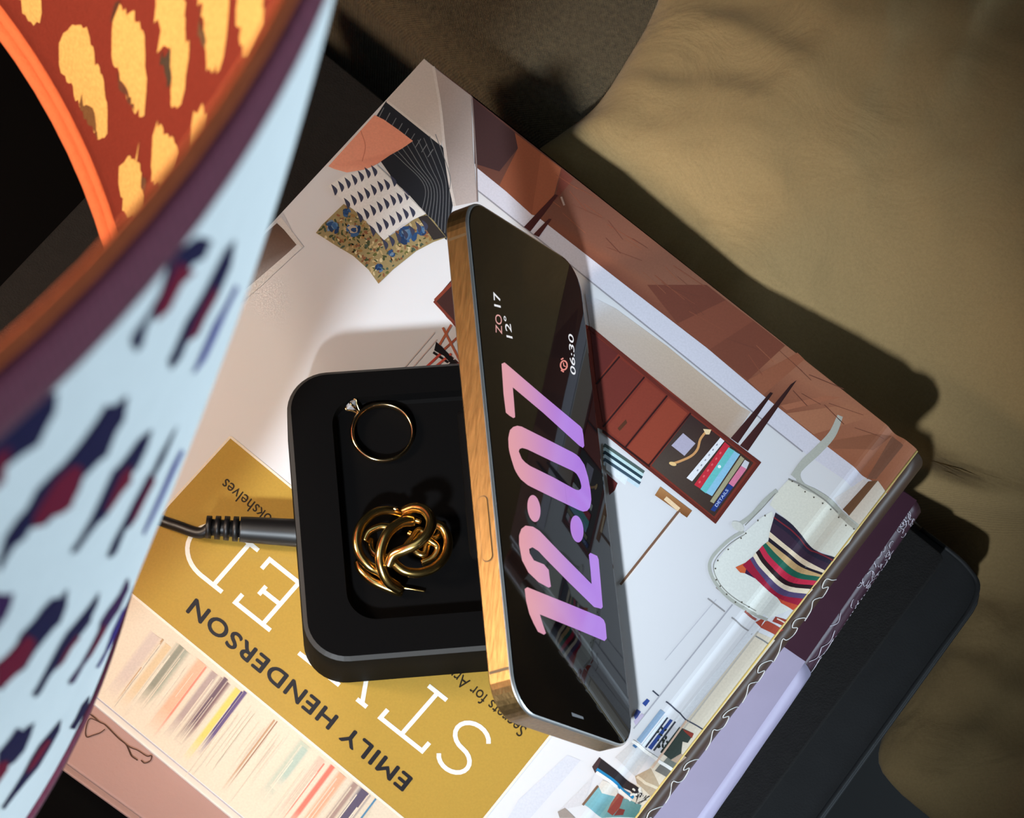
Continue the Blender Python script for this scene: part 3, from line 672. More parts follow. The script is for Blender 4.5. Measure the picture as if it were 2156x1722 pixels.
# ---- sofa corner and cushions
P.poly(c4((900, 135), (655, 405), (1010, 695), (1022, 640), (965, 190)), (196, 182, 172), 3)
P.poly(c4((965, 190), (1205, 375), (1215, 700), (1245, 1060), (1095, 1090), (1030, 690)), [(176, 158, 150), (160, 146, 140), (164, 150, 144), (186, 172, 168), (178, 164, 158), (150, 136, 130)], 3)
P.line(c4((960, 185), (1005, 450), (1030, 690), (1065, 930), (1098, 1090)), 6, (206, 194, 186), 4, True); P.line(c4((660, 410), (1010, 690)), 5, (210, 198, 188), 4)
P.line(c4((1245, 1060), (1238, 800), (1210, 380)), 3, (130, 114, 110), 4)
P.poly(c4((655, 408), (600, 492), (560, 560), (620, 800), (760, 1000), (940, 1200), (1045, 1310), (1085, 1085), (1030, 720), (1010, 695)), (36, 37, 42), 3)
for k in range(9):
    o = k * 42
    P.line(c4((640 + o * .95, 452 + o * .8), (605 + o * .95, 520 + o * .75)), 1.6, (120, 120, 122), 4)
for k in range(9):
    x0 = 610 + k * 38
    P.line(c4((x0 + 60, 720 - k * 12), (x0 + 150, 800 + k * 10), (x0 + 150 + (8 - k) * 18, 960 + k * 6), (880 + k * 22, 1150 + k * 16)), 1.5, (104, 105, 108), 4, True)
P.poly(c4((580, 500), (640, 530), (740, 600), (828, 668), (760, 715), (680, 760), (600, 815), (530, 850), (400, 872), (320, 850), (280, 832)), [(226, 146, 118)] * 5 + [(214, 134, 108), (222, 142, 116), (230, 156, 128), (232, 160, 134), (230, 158, 132), (224, 150, 124)], 5)
P.line(c4((490, 600), (520, 700), (500, 800)), 2, (196, 116, 92), 6, True)
CW = c4((595, 825), (700, 925), (800, 1015), (912, 1140), (760, 1210), (640, 1312), (560, 1220), (440, 1110), (340, 1020), (278, 960), (390, 885), (500, 858))
P.poly(c4((380, 1075), (240, 1210), (200, 1262), (330, 1345), (440, 1410), (540, 1500), (605, 1592), (700, 1500), (850, 1380), (960, 1322), (1045, 1292), (960, 1180), (900, 1130), (640, 1310), (440, 1110)), (150, 132, 92), 4)
FLO = [(380, 1085), (250, 1215), (215, 1262), (335, 1335), (445, 1400), (545, 1490), (605, 1580), (695, 1490), (845, 1370), (955, 1312), (1020, 1285), (900, 1150), (640, 1310), (440, 1120)]
def inside(x, y, pl):
    r = False; n = len(pl)
    for i in range(n):
        (x1, y1), (x2, y2) = pl[i], pl[i - 1]
        if (y1 > y) != (y2 > y) and x < (x2 - x1) * (y - y1) / (y2 - y1) + x1: r = not r
    return r
k = 0
while k < 330:
    x, y = random.uniform(200, 1030), random.uniform(1080, 1585)
    if not inside(x, y, FLO): continue
    k += 1
    P.blob(c4((x, y))[0], random.uniform(2, 6), random.uniform(1.2, 3.4), random.uniform(0, 3), random.choice(((96, 98, 54), (202, 184, 142), (132, 86, 58), (66, 72, 44), (186, 160, 114), (70, 84, 70), (150, 112, 66))), 5, n=7, jag=.25)
for x, y, r in ((300, 1230, 20), (440, 1240, 20), (790, 1270, 28), (395, 1130, 12), (690, 1400, 12), (610, 1490, 12), (880, 1250, 15)):
    for q in range(13):
        a, d = random.uniform(0, 6.28), random.uniform(0, 1.9) * r
        if inside(x + d * math.cos(a), y + d * math.sin(a), FLO): P.blob(c4((x + d * math.cos(a), y + d * math.sin(a)))[0], r * .42, r * .22, a + 1.57, random.choice(((42, 72, 114), (58, 92, 134), (84, 116, 150), (36, 56, 90), (110, 130, 150))), 6, n=9, jag=.25)
P.blob(c4((440, 1240))[0], 11, 9, 0, (176, 160, 140), 7, n=9, jag=.3); P.blob(c4((445, 1242))[0], 6, 5, 0, (40, 66, 106), 8, n=9, jag=.3)
P.poly(c4((860, 1160), (920, 1150), (1040, 1290), (960, 1310)), (52, 46, 44), 6)
P.poly(CW, (224, 220, 216), 7)
for r in range(5):
    for k in range(8):
        # rows of half-moon marks running across the cushion
        a = V((320 + r * 82, 985 + r * 88)) + V((43, -22)) * k * 1.0 + V((0, 0 if k < 6 else 10))
        if r == 0 and k > 6: continue
        if r >= 3 and k > 6: continue
        pts = []
        for j in range(7): q = -1.0 + j * 0.75; pts.append((a.x - 22 + 28 * math.sin((j / 6) * 3.14) + 26 * j / 6, a.y - 38 + 76 * j / 6))
        P.poly(c4(*pts), (62, 64, 84), 8)
P.line(c4((595, 825), (700, 925), (912, 1140)), 2, (190, 184, 180), 8)
# ---- framed picture at the fore edge
P.poly([(595, 446), (550, 494), (500, 560), (500, 640), (560, 590), (640, 520), (628, 512)], (192, 192, 196), 2)
P.poly([(560, 490), (470, 590), (500, 640), (545, 590), (628, 512), (583, 470)], [(96, 74, 62), (120, 116, 116), (120, 118, 124), (156, 152, 154), (108, 84, 72), (84, 64, 54)], 3)
P.poly([(583, 466), (592, 458), (640, 520), (628, 520)], (206, 200, 196), 4); P.poly([(480, 640), (540, 590), (628, 514), (636, 522), (548, 604), (482, 660)], (212, 210, 210), 4)
P.build('cover_picture', M['cover'], front)

# ---------------- gold title panel with lettering
Q = Print(cov_uv, cov_xyz, lambda uv: dsp(uv), CUTS)
GOLD = (172, 136, 56)
Q.poly([(485, 923), (1190, 1507), (951, 1804), (226, 1206)], GOLD, 4)
for a, b_ in (((485, 920), (226, 1203)), ((485, 920), (1193, 1505)), ((1193, 1507), (951, 1808)), ((222, 1206), (951, 1808))):
    Q.line([a, b_], 5, (226, 214, 196), 6)
Q.build('title_panel', M['cover'], front)
Q = Print(cov_uv, cov_xyz, lambda uv: dsp(uv), CUTS)
# thin slab capitals; x runs along the reading direction, y is the height of the letter
O0 = V((1052, 1563)); rd = V((-.783, -.622)); upd = V((-.658, .753))      # foot line of the title
def letters(strokes, x0, sx, hgt, w):
    for s_ in strokes:
        Q.line([tuple(O0 + rd * (x0 + a * sx) + upd * (b_ * hgt)) for a, b_ in s_], w, (232, 226, 214), 7)
def arc(cx, cy, rx, ry, a0, a1, n=14): return [(cx + rx * math.cos(math.radians(a0 + (a1 - a0) * k / n)), cy + ry * math.sin(math.radians(a0 + (a1 - a0) * k / n))) for k in range(n + 1)]
HG, WS = 116, 9.5
LT = {'S': [arc(.38, .745, .33, .235, 25, 270, 14) + arc(.38, .255, .36, .255, 90, -155, 14)[1:]],
      'T': [[(.5, 0), (.5, 1)], [(.0, .80), (.0, 1), (1, 1), (1, .80)], [(.28, 0), (.72, 0)]],
      'Y': [[(.5, 0), (.5, .45), (.05, 1)], [(.5, .45), (.95, 1)], [(-.1, 1), (.22, 1)], [(.78, 1), (1.1, 1)], [(.28, 0), (.72, 0)]],
      'L': [[(.15, 1), (.15, 0), (.9, 0), (.9, .22)], [(-.03, 1), (.35, 1)], [(-.03, 0), (.2, 0)]],
      'E': [[(.15, 0), (.15, 1)], [(-.05, 1), (.85, 1), (.85, .80)], [(.15, .52), (.6, .52)], [(.6, .62), (.6, .42)], [(-.05, 0), (.9, 0), (.9, .22)]],
      'D': [[(.12, 0), (.12, 1)], [(-.08, 1), (.4, 1)] + arc(.4, .5, .6, .5, 85, -85, 16) + [(.4, 0), (-.08, 0)]]}
for ch, x0, sx in (('S', 10, 105), ('T', 111, 112), ('Y', 268, 84), ('L', 408, 100), ('E', 524, 105), ('D', 658, 118)):
    letters(LT[ch], x0, sx, HG, WS)
Q.build('title_lettering', M['cover'], front)
Q = Print(cov_uv, cov_xyz, lambda uv: dsp(uv), CUTS)
for k, (dx, dy) in enumerate(((0, 0), (1.3, 1.0), (-1.3, -1.0), (-.8, 1.0), (.8, -1.0))):
    Q.text('EMILY HENDERSON', (868 + dx, 1639 + dy), (413 + dx, 1261 + dy), 35, (-.615, .788), (30, 28, 32), 7 + .3 * k, space=1.12)
Q.build('author_lettering', M['cover'], front)
Q = Print(cov_uv, cov_xyz, lambda uv: dsp(uv), CUTS)
Q.text('Secrets for Arranging Rooms, from Tabletops to Bookshelves', (1110, 1533), (477, 1007), 26, (-.615, .788), (44, 34, 20), 7, bold=.004, space=1.03)
Q.build('subtitle_lettering', M['cover'], front)

# ---------------- blurred book spines printed along the head edge
Q = Print(cov_uv, cov_xyz, lambda uv: dsp(uv), CUTS)
CR = (214, 196, 172)
Q.poly([(226, 1206), (288, 1257), (951, 1804), (780, 1940), (-111, 1207), (60, 1040)], CR, 1)
hx = V((.771, .636)); dv = V((-.60, .80))
def stripe(sx, sy, w_, ln, c, lay=3, start=0.0, fade=.35):
    p = V(cS((sx, sy))[0]) + dv * start; w2 = w_ / 2.7686; l2 = ln / 2.7686
    a, b_, e, f = p, p + hx * w2, p + hx * w2 + dv * l2 * (1 - fade), p + dv * l2 * (1 - fade)
    bl = lambda k: tuple(x * k + y * (1 - k) for x, y in zip(c, CR))
    cols = ((0, .25, bl(.12), bl(.85)), (.25, .75, bl(.85), bl(.85)), (.75, 1, bl(.85), bl(.12)))
    for f0, f1, c0, c1 in cols:
        a, b_ = p + hx * w2 * f0, p + hx * w2 * f1; k0, k1 = dv * l2 * (1 - fade), dv * l2
        Q.poly([a, b_, b_ + k0, a + k0], [c0, c1, c1, c0], lay)
        Q.poly([a + k0, b_ + k0, b_ + k1, a + k1], [c0, c1, CR, CR], lay)
for args in ((880, 620, 90, 460, (196, 176, 164)), (950, 670, 14, 470, (170, 130, 92), 4), (965, 690, 60, 460, (206, 176, 136)), (1030, 690, 110, 440, (146, 148, 130)), (1045, 700, 50, 430, (124, 124, 108), 4),
             (1150, 780, 90, 520, (226, 160, 128)), (1200, 830, 16, 520, (214, 120, 96), 4), (1235, 850, 60, 480, (160, 136, 130)), (1290, 890, 80, 470, (106, 76, 80)), (1310, 890, 36, 460, (84, 60, 74), 4), (1375, 950, 50, 520, (206, 188, 84)), (1425, 970, 30, 470, (76, 56, 104), 3), (1410, 975, 16, 420, (52, 38, 92), 4),
             (1600, 1140, 14, 520, (176, 130, 96), 3), (1618, 1150, 8, 500, (140, 92, 66), 4), (1745, 1250, 100, 430, (176, 180, 160)), (1760, 1290, 60, 300, (160, 176, 162), 4), (1860, 1350, 60, 460, (200, 170, 150)), (1890, 1395, 12, 470, (224, 110, 92), 4), (1930, 1400, 40, 500, (228, 96, 78), 3), (1975, 1440, 70, 460, (214, 150, 116)), (2060, 1500, 50, 450, (150, 120, 110)), (2100, 1530, 90, 420, (70, 60, 84)), (2190, 1600, 14, 380, (50, 110, 150), 4)):
    stripe(*args, start=3)
for k in range(60):
    x = random.uniform(890, 2200); y = 600 + (x - 870) * .745 + random.uniform(10, 60)
    stripe(x, y, random.uniform(3, 9), random.uniform(120, 480), random.choice(((206, 186, 160), (222, 206, 184), (200, 178, 154), (208, 180, 156))), 5, random.uniform(0, 40), .5)
Q.build('printed_spines', M['cover'], front)

# ------------------------------------------------------------------ charging dock
ZT = 24.0
d_tl, d_bl = pxy(598, 787, ZT), pxy(645.5, 1397, ZT)
dl = (d_bl - d_tl); DLEN = dl.length; dl.normalize(); du = V((-dl.y, dl.x)); du = du if du.x > 0 else -du
# ------------------------------------------------------------------ phone frame of reference
PC = [V((24.2, -81.27, 65.31)), V((63.19, -70.76, 9.0)), V((104.16, -227.19, 8.17)), V((65.18, -237.7, 64.48))]
PLv = (PC[3] - PC[0]).normalized(); PWv = (PC[1] - PC[0]); PWv = (PWv - PLv * PWv.dot(PLv)).normalized()
PN = PLv.cross(PWv); PN = PN if PN.z > 0 else -PN; PN.normalize()
PWD, PLN, PTH = 69.3, 161.7, 7.9
def dk(u, l, z): p = d_tl + du * u + dl * l; return V((p.x, p.y, z))
# where the phone's back meets heights, in dock coordinates
ph_u_top = (V((PC[0].x, PC[0].y)) - d_tl).dot(du)
dock = thing('charging_dock', 'black charging stand with a jewellery tray, holding the phone upright', 'charger')
back0 = PC[0] - PN * PTH
hn = V((PN.x, PN.y)); 
def back_u(z, l):       # dock u where the phone back plane passes at height z and length l
    # solve (dk(u,l,z)-back0).PN = 0
    p = dk(0, l, z) - back0; return -p.dot(PN) / (du.x * PN.x + du.y * PN.y)
UR = min(back_u(ZT, 0), back_u(ZT, DLEN)) - 2.0
outer = round_poly([XY(dk(0, 0, 0)), XY(dk(0, DLEN, 0)), XY(dk(UR, DLEN, 0)), XY(dk(UR, 0, 0))], [13, 13, 6, 6], 10)
rec = round_poly([XY(dk(13.5, 9.5, 0)), XY(dk(13.5, DLEN - 12, 0)), XY(dk(UR - 12, DLEN - 12, 0)), XY(dk(UR - 12, 9.5, 0))], [9, 9, 5, 5], 10)
def ring_faces(a, b_, n): return [(a + i, a + (i + 1) % n, b_ + (i + 1) % n, b_ + i) for i in range(n)]
n = len(outer); cx = sum(p[0] for p in outer) / n; cy = sum(p[1] for p in outer) / n
def off(pts, d):
    out = []
    k = len(pts)
    for i in range(k):
        t = (V(pts[(i + 1) % k]) - V(pts[i - 1])).normalized(); nn = V((-t.y, t.x)); c = V((cx, cy)) - V(pts[i])
        if nn.dot(c) < 0: nn = -nn
        q = V(pts[i]) + nn * d; out.append((q.x, q.y))
    return out
ch = off(outer, 1.2); fl_ = off(rec, 1.5)
vs_ = [(x, y, 0.15) for x, y in off(outer, 0.8)] + [(x, y, 1.0) for x, y in outer] + [(x, y, ZT - 1.2) for x, y in outer]
fs = ring_faces(0, n, n) + ring_faces(n, 2 * n, n) + [tuple(range(n))]
fix(mesh_obj('base', vs_, fs, M['black_plastic'], dock, True))
fix(mesh_obj('chamfer', [(x, y, ZT - 1.2) for x, y in outer] + [(x, y, ZT) for x, y in ch], ring_faces(0, n, n), M['dock_edge'], dock))
REC = 5.0
vs_ = [(x, y, ZT) for x, y in ch] + [(x, y, ZT) for x, y in rec] + [(x, y, ZT - REC + .8) for x, y in off(rec, .4)] + [(x, y, ZT - REC) for x, y in off(rec, 1.4)]
fs = ring_faces(0, n, n) + ring_faces(n, 2 * n, n) + ring_faces(2 * n, 3 * n, n) + [tuple(range(3 * n, 4 * n))]
fix(mesh_obj('jewellery_tray', vs_, fs, M['black_plastic'], dock))
# leaning arm behind the phone and the round magnetic pad
def ph(a, b_, c): return PC[0] + PWv * a + PLv * b_ + PN * c       # a across (down the slope), b along, c out of the screen
mid_l = PLN * 0.535
arm = []
for a, b_, c in ((10, -24, -PTH - 2.2), (10, 24, -PTH - 2.2), (60, 27, -PTH - 2.2), (60, -27, -PTH - 2.2)): arm.append(ph(a, mid_l + b_, c))
arm2 = [p - PN * 7 for p in arm]
# clip the arm at the dock deck
for L_ in (arm, arm2):
    for i in (2, 3):
        top = L_[1] if i == 2 else L_[0]; t = (ZT - 1.5 - top.z) / (L_[i].z - top.z); L_[i] = top + (L_[i] - top) * t
o = fix(mesh_obj('support_arm', [tuple(p) for p in arm + arm2], [(0, 1, 2, 3), (7, 6, 5, 4), (0, 4, 5, 1), (1, 5, 6, 2), (2, 6, 7, 3), (3, 7, 4, 0)], M['black_plastic'], dock, bev=2.5))
K = 40; vs_ = []
for c in (-PTH - 0.1, -PTH - 2.2):
    for k in range(K): q = 2 * math.pi * k / K; vs_.append(tuple(ph(31 + 26 * math.cos(q), mid_l + 26 * math.sin(q), c)))
fix(mesh_obj('magnetic_pad', vs_, [tuple(range(K)), tuple(range(2 * K - 1, K - 1, -1))] + ring_faces(0, K, K), M['rubber'], dock, bev=0.5))

# ------------------------------------------------------------------ smartphone
phn = thing('smartphone', 'gold-edged smartphone on the charging dock showing a large pink clock', 'phone')
def rr(w0, w1, l0, l1, r, seg=10): return round_poly([(w0, l0), (w0, l1), (w1, l1), (w1, l0)], r, seg)
def shell(name, rings, m, cap0=False, cap1=False, parent=phn, sm=True):
    vs_, fs = [], []; n = len(rings[0][0])
    for pts, c in rings: vs_ += [tuple(ph(a, b_, c)) for a, b_ in pts]
    for i in range(len(rings) - 1): fs += ring_faces(i * n, (i + 1) * n, n)
    if cap0: fs.append(tuple(range(n)))
    if cap1: fs.append(tuple(range((len(rings) - 1) * n, len(rings) * n)))
    return fix(mesh_obj(name, vs_, fs, m, parent, sm))
RC = 11.0
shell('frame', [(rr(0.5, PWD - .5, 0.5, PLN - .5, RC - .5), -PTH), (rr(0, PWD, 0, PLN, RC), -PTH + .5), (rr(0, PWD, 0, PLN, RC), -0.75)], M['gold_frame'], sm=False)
shell('screen_lip', [(rr(0, PWD, 0, PLN, RC), -0.75), (rr(0.15, PWD - .15, 0.15, PLN - .15, RC - .1), -0.35), (rr(0.75, PWD - .75, .75, PLN - .75, RC - .7), -0.02)], M['chrome_lip'])
shell('front_glass', [(rr(0.75, PWD - .75, .75, PLN - .75, RC - .7), -0.02), (rr(1.3, PWD - 1.3, 1.3, PLN - 1.3, RC - 1.2), 0.06)], M['glass'], cap1=True, sm=False)
shell('back_glass', [(rr(0.5, PWD - .5, .5, PLN - .5, RC - .5), -PTH)], M['glass'], cap0=True, sm=False)
for b_ in (13.5, PLN - 12.5):
    vs_ = [tuple(ph(-0.03, b_ + d, c)) for d, c in ((-.45, -PTH + .6), (.45, -PTH + .6), (.45, -.8), (-.45, -.8))] + [tuple(ph(0.3, b_ + d, c)) for d, c in ((-.45, -PTH + .6), (.45, -PTH + .6), (.45, -.8), (-.45, -.8))]
    fix(mesh_obj('antenna_band', vs_, [(0, 1, 2, 3), (4, 5, 6, 7), (0, 1, 5, 4), (1, 2, 6, 5), (2, 3, 7, 6), (3, 0, 4, 7)], M['antenna'], phn))
# side button : thin proud bar in a dark slot
def side_btn(name, l0, l1, c0, c1, h, m):
    pts = round_poly([(l0, c0), (l0, c1), (l1, c1), (l1, c0)], min(abs(c1 - c0), abs(l1 - l0)) * .45, 6); n = len(pts)
    vs_ = [tuple(ph(0.4, x, y)) for x, y in pts] + [tuple(ph(-h, x, y)) for x, y in pts]
    return fix(mesh_obj(name, vs_, [tuple(range(n)), tuple(range(2 * n - 1, n - 1, -1))] + ring_faces(0, n, n), m, phn))
bl0, bl1 = 97.0, 116.5
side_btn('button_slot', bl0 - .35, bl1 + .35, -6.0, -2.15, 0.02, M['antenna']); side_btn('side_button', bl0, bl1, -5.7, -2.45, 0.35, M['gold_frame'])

PP = PC[0] + PN * 0.07
def ph_uv(p): h = at_plane(p, PP, PN) - PC[0]; return (h.dot(PWv), h.dot(PLv))
def ph_xyz(uv, off_): return tuple(ph(uv[0], uv[1], 0.07 + off_))
k6 = crop(920, 400, 2.87); k7 = crop(980, 950, 2.569)
def clk(p):
    t = min(1, max(0, (ph_uv(p)[0] - 9) / 50)); t = t * t * (3 - 2 * t)
    a, b_ = (240, 172, 178), (186, 140, 236); return tuple(x + (y - x) * t for x, y in zip(a, b_))
def clock_poly(S_, pts):
    S_.poly(pts, [clk(p) for p in pts], 1)
S = Print(ph_uv, ph_xyz, lambda uv: uv[0], [6 + 3 * k for k in range(20)], step=0.02)
class Grad(Print): pass
def dense(pts, k=1): return pts
def clock(pts_list):
    for pts in pts_list:
        # recolour by position after cutting
        S.poly(pts, (200, 200, 200), 1)
seven = k6((390, 1050), (402, 1230), (416, 1345), (440, 1365), (462, 1378), (472, 1372), (466, 1290), (458, 1192), (640, 1345), (860, 1545), (882, 1558), (890, 1545), (884, 1480), (878, 1445), (866, 1428), (640, 1240), (430, 1060), (408, 1042))
zo = [(1070, 923), (1073, 906), (1080, 899), (1088, 896), (1098, 898), (1150, 924), (1205, 952), (1218, 960), (1230, 978), (1238, 1004), (1243, 1030), (1245, 1052), (1243, 1066), (1239, 1074), (1231, 1078), (1221, 1075), (1165, 1048), (1112, 1022), (1095, 1008), (1084, 990), (1076, 965), (1071, 945)]
zi = [(1092, 950), (1094, 945), (1099, 943), (1108, 945), (1160, 970), (1205, 991), (1213, 996), (1219, 1006), (1222, 1014), (1224, 1023), (1223, 1029), (1219, 1032), (1212, 1031), (1165, 1005), (1116, 981), (1105, 973), (1098, 965)]
two = k7((290, 505), (290, 455), (302, 420), (325, 402), (365, 408), (400, 430), (520, 555), (682, 718), (676, 640), (667, 560), (675, 549), (712, 566), (720, 585), (732, 720), (742, 842), (734, 852), (695, 842), (560, 710), (430, 578), (395, 540), (362, 519), (344, 528), (347, 552), (370, 590), (425, 612), (450, 642), (456, 690), (462, 732), (450, 738), (395, 708), (340, 655), (306, 590))
one = k7((320, 745), (334, 735), (540, 818), (728, 895), (748, 912), (757, 935), (764, 1012), (752, 1026), (590, 958), (402, 882), (418, 935), (435, 984), (424, 992), (392, 976), (368, 930), (345, 878), (328, 810))
clock([seven, two, one])
# zero as a ring of quads
def resample(pts, n):
    pts = [V(p) for p in pts] + [V(pts[0])]; d = [0]
    for i in range(len(pts) - 1): d.append(d[-1] + (pts[i + 1] - pts[i]).length)
    out = []
    for k in range(n):
        t = d[-1] * k / n; i = max(j for j in range(len(d)) if d[j] <= t + 1e-9); i = min(i, len(pts) - 2)
        out.append(tuple(pts[i].lerp(pts[i + 1], (t - d[i]) / max(1e-6, d[i + 1] - d[i]))))
    return out
ro_, ri_ = resample(zo, 60), resample(zi, 60)
for k in range(60): S.poly([ro_[k], ro_[(k + 1) % 60], ri_[(k + 1) % 60], ri_[k]], (200, 200, 200), 1)
for c in ((1124, 1070.5), (1214.5, 1113.5)): S.blob(c, 13.5, 28.5, -0.12, (200, 200, 200), 1, n=28)
for i, v in enumerate(S.v):
    h = V(v) - PC[0]; t = min(1, max(0, (h.dot(PWv) - 8) / 46)); t = t * t * (3 - 2 * t)
    S.c[i] = lin(tuple(x + (y - x) * t for x, y in zip((240, 170, 178), (184, 132, 238))))
S.build('clock_digits', M['screen'], phn)
S = Print(ph_uv, ph_xyz, None, (), step=0.02)
up7 = (-1.0, -.42)
S.text('ZO', (1057, 704), (1056, 664), 14, (-.93, -.25), (240, 176, 172), 1, bold=.0)
S.build('weekday_lettering', M['screen'], phn)
S = Print(ph_uv, ph_xyz, None, (), step=0.02)
S.text('17', (1054, 648), (1052, 618), 14, (-.93, -.25), (246, 246, 250), 1, bold=.012)
S.build('day_lettering', M['screen'], phn)
S = Print(ph_uv, ph_xyz, None, (), step=0.02)
S.text('12°', (1079, 713), (1073, 668), 13, (-.93, -.25), (246, 246, 250), 1, bold=.008)
S.build('temperature_lettering', M['screen'], phn)
S = Print(ph_uv, ph_xyz, None, (), step=0.02)
S.text('06:30', (1212, 791), (1207, 706), 12, (-.93, -.45), (246, 246, 250), 1, bold=.006)
S.build('alarm_lettering', M['screen'], phn)
S = Print(ph_uv, ph_xyz, None, (), step=0.02)
ringp = [(1187 + 7 * math.cos(q * .3927), 769 + 9.5 * math.sin(q * .3927)) for q in range(17)]
S.line(ringp, 3, (240, 150, 140), 1); S.line([(1186, 763), (1187, 770), (1191, 772)], 2, (240, 150, 140), 1)
S.line([(1181, 757), (1186, 754)], 3, (240, 150, 140), 1); S.line([(1181, 779), (1187, 783)], 3, (240, 150, 140), 1)
S.build('alarm_icon', M['screen'], phn)
S = Print(ph_uv, ph_xyz, None, (), step=0.02)
S.poly(k7((573, 1412), (636, 1436), (640, 1450), (578, 1432)), (120, 130, 140), 1)
S.build('home_mark', M['screen'], phn)

# ------------------------------------------------------------------ power cable with barrel plug
cb = thing('power_cable', 'thin black power cable with a ribbed plug in the dock', 'cable')
zc = 7.5
pl0, pl1 = at(626, 1122, zc), at(506, 1114, zc)
tube('plug', [pl0 + (pl0 - pl1).normalized() * 1.2, pl0.lerp(pl1, .25), pl0.lerp(pl1, .8), pl1], lambda t: 4.4 - 0.5 * t, M['rubber'], cb, seg=20)
dirp = (pl1 - pl0).normalized()
for k in range(4):
    c = pl1 + dirp * (0.6 + 2.75 * k)
    tube('strain_relief_ring', [c, c + dirp * 1.6], 3.9 - .12 * k, M['rubber'], cb, seg=18, interp=False)
tube('strain_relief_core', [pl1, pl1 + dirp * 10.5], 2.6, M['rubber'], cb, seg=14, interp=False)
e0 = pl1 + dirp * 9
cab = [e0, at(420, 1122, 5.5), at(375, 1108, 3.5), at(340, 1096, 1.9), at(270, 1070, 1.9), at(180, 1030, 1.9), at(60, 990, 1.9), at(-60, 980, 1.9)]
tube('cord', cab, 1.75, M['rubber'], cb, seg=12, n=10)

# ------------------------------------------------------------------ solitaire ring in the tray
TZ = ZT - REC
rg = thing('solitaire_ring', 'gold ring with a single clear stone lying in the black tray', 'ring')
rc = at(805, 911, TZ + 1.6)
R0 = 9.3
N_ = 64; vs_, fs = [], []
for i in range(N_):
    q = 2 * math.pi * i / N_; da = abs((q - math.radians(148) + math.pi) % (2 * math.pi) - math.pi)
    wd_ = 1.0 + 0.75 * (1 - min(1, da / 2.4)) ; th = 0.55 + 0.35 * (1 - min(1, da / 2.2))
    for k in range(10):
        a = 2 * math.pi * k / 10; r = R0 + th * math.cos(a); z = wd_ * math.sin(a)
        vs_.append((rc.x + r * math.cos(q), rc.y + r * math.sin(q), rc.z + z))
for i in range(N_):
    for k in range(10): j = (i + 1) % N_; fs.append((i * 10 + k, j * 10 + k, j * 10 + (k + 1) % 10, i * 10 + (k + 1) % 10))
fix(mesh_obj('band', vs_, fs, M['ring_gold'], rg, True))
q = math.radians(148); rdv = V((math.cos(q), math.sin(q), 0)); st = rc + rdv * (R0 + 3.7) + V((0, 0, 1.0)); ax = (rdv + V((0, 0, .25))).normalized()
sa = ax.cross(V((0, 0, 1))).normalized(); sb = ax.cross(sa)
vs_, fs = [], []; G = 12
rings_ = ((-2.0, 0.05), (-.2, 2.35), (.15, 2.4), (1.0, 1.3))
for h, r in rings_:
    for k in range(G): a = 2 * math.pi * k / G + (h * .3); p = st + ax * h + sa * r * math.cos(a) + sb * r * math.sin(a); vs_.append(tuple(p))
for i in range(3): fs += ring_faces(i * G, (i + 1) * G, G)
fs += [tuple(range(G)), tuple(range(3 * G, 4 * G))]
fix(mesh_obj('stone', vs_, fs, M['diamond'], rg))
for k in range(6):
    a = 2 * math.pi * k / 6 + .3; d = sa * math.cos(a) + sb * math.sin(a)
    tube('claw', [rc + rdv * (R0 + .6) + V((0, 0, .3)) + d * .5, st - ax * 1.2 + d * 1.5, st + ax * .1 + d * 2.5, st + ax * .8 + d * 1.9], 0.3, M['ring_gold'], rg, seg=8, n=5)

# ------------------------------------------------------------------ gold knot earring in the tray
kn = thing('knot_earring', 'gold knot earring of interlaced tubes lying in the black tray', 'jewellery')
g = crop(700, 820, 3.743)
def kp(pts, zs):
    n = len(pts); return [at(x, y, TZ + zs[0] + (zs[1] - zs[0]) * math.sin(math.pi * i / (n - 1)) + (zs[2] - zs[0]) * i / (n - 1)) for i, (x, y) in enumerate(g(*pts))]
rad = 1.45
tube('tube_loop', kp(((560, 985), (480, 960), (390, 955), (300, 990), (220, 1080), (192, 1190), (215, 1300), (290, 1390), (370, 1440), (440, 1500), (520, 1555)), (4, 8, 2)), rad, M['gold'], kn, seg=16)
tube('tube_loop', kp(((640, 1035), (550, 1045), (460, 1105), (400, 1200), (375, 1320), (395, 1430), (445, 1520), (535, 1580)), (9, 13, 3)), 1.6, M['gold'], kn, seg=16)
tube('tube_loop', kp(((560, 960), (650, 930), (735, 955), (780, 1040), (755, 1130), (670, 1215), (570, 1262), (480, 1305), (440, 1390)), (8, 14, 9)), 1.6, M['gold'], kn, seg=16)
tube('tube_loop', kp(((790, 1050), (870, 1090), (912, 1190), (890, 1310), (800, 1405), (680, 1445), (570, 1430), (490, 1370), (450, 1300)), (6, 6, 9)), rad, M['gold'], kn, seg=16)
tube('tube_loop', kp(((200, 1360), (230, 1430), (310, 1505), (400, 1550), (500, 1590), (540, 1600)), (1.6, 3, 1.6)), 1.3, M['gold'], kn, seg=14)
tube('tube_loop', kp(((250, 1190), (290, 1120), (380, 1080), (480, 1080), (580, 1010), (700, 1040)), (4, 5, 4)), 1.2, M['gold'], kn, seg=14)
tube('tube_loop', kp(((300, 1180), (310, 1270), (390, 1320), (520, 1300), (620, 1180), (690, 1110), (760, 1180), (830, 1240), (800, 1320), (700, 1370)), (2, 4, 2)), 1.2, M['gold'], kn, seg=14)
tube('tube_loop', kp(((600, 1130), (640, 1160), (640, 1260), (720, 1300), (760, 1200), (840, 1150), (850, 1100)), (2, 3, 2)), 1.1, M['gold'], kn, seg=14)
tube('pin', kp(((540, 1560), (640, 1575), (730, 1590)), (1, 1.2, .8)), 0.35, M['gold'], kn, seg=8)
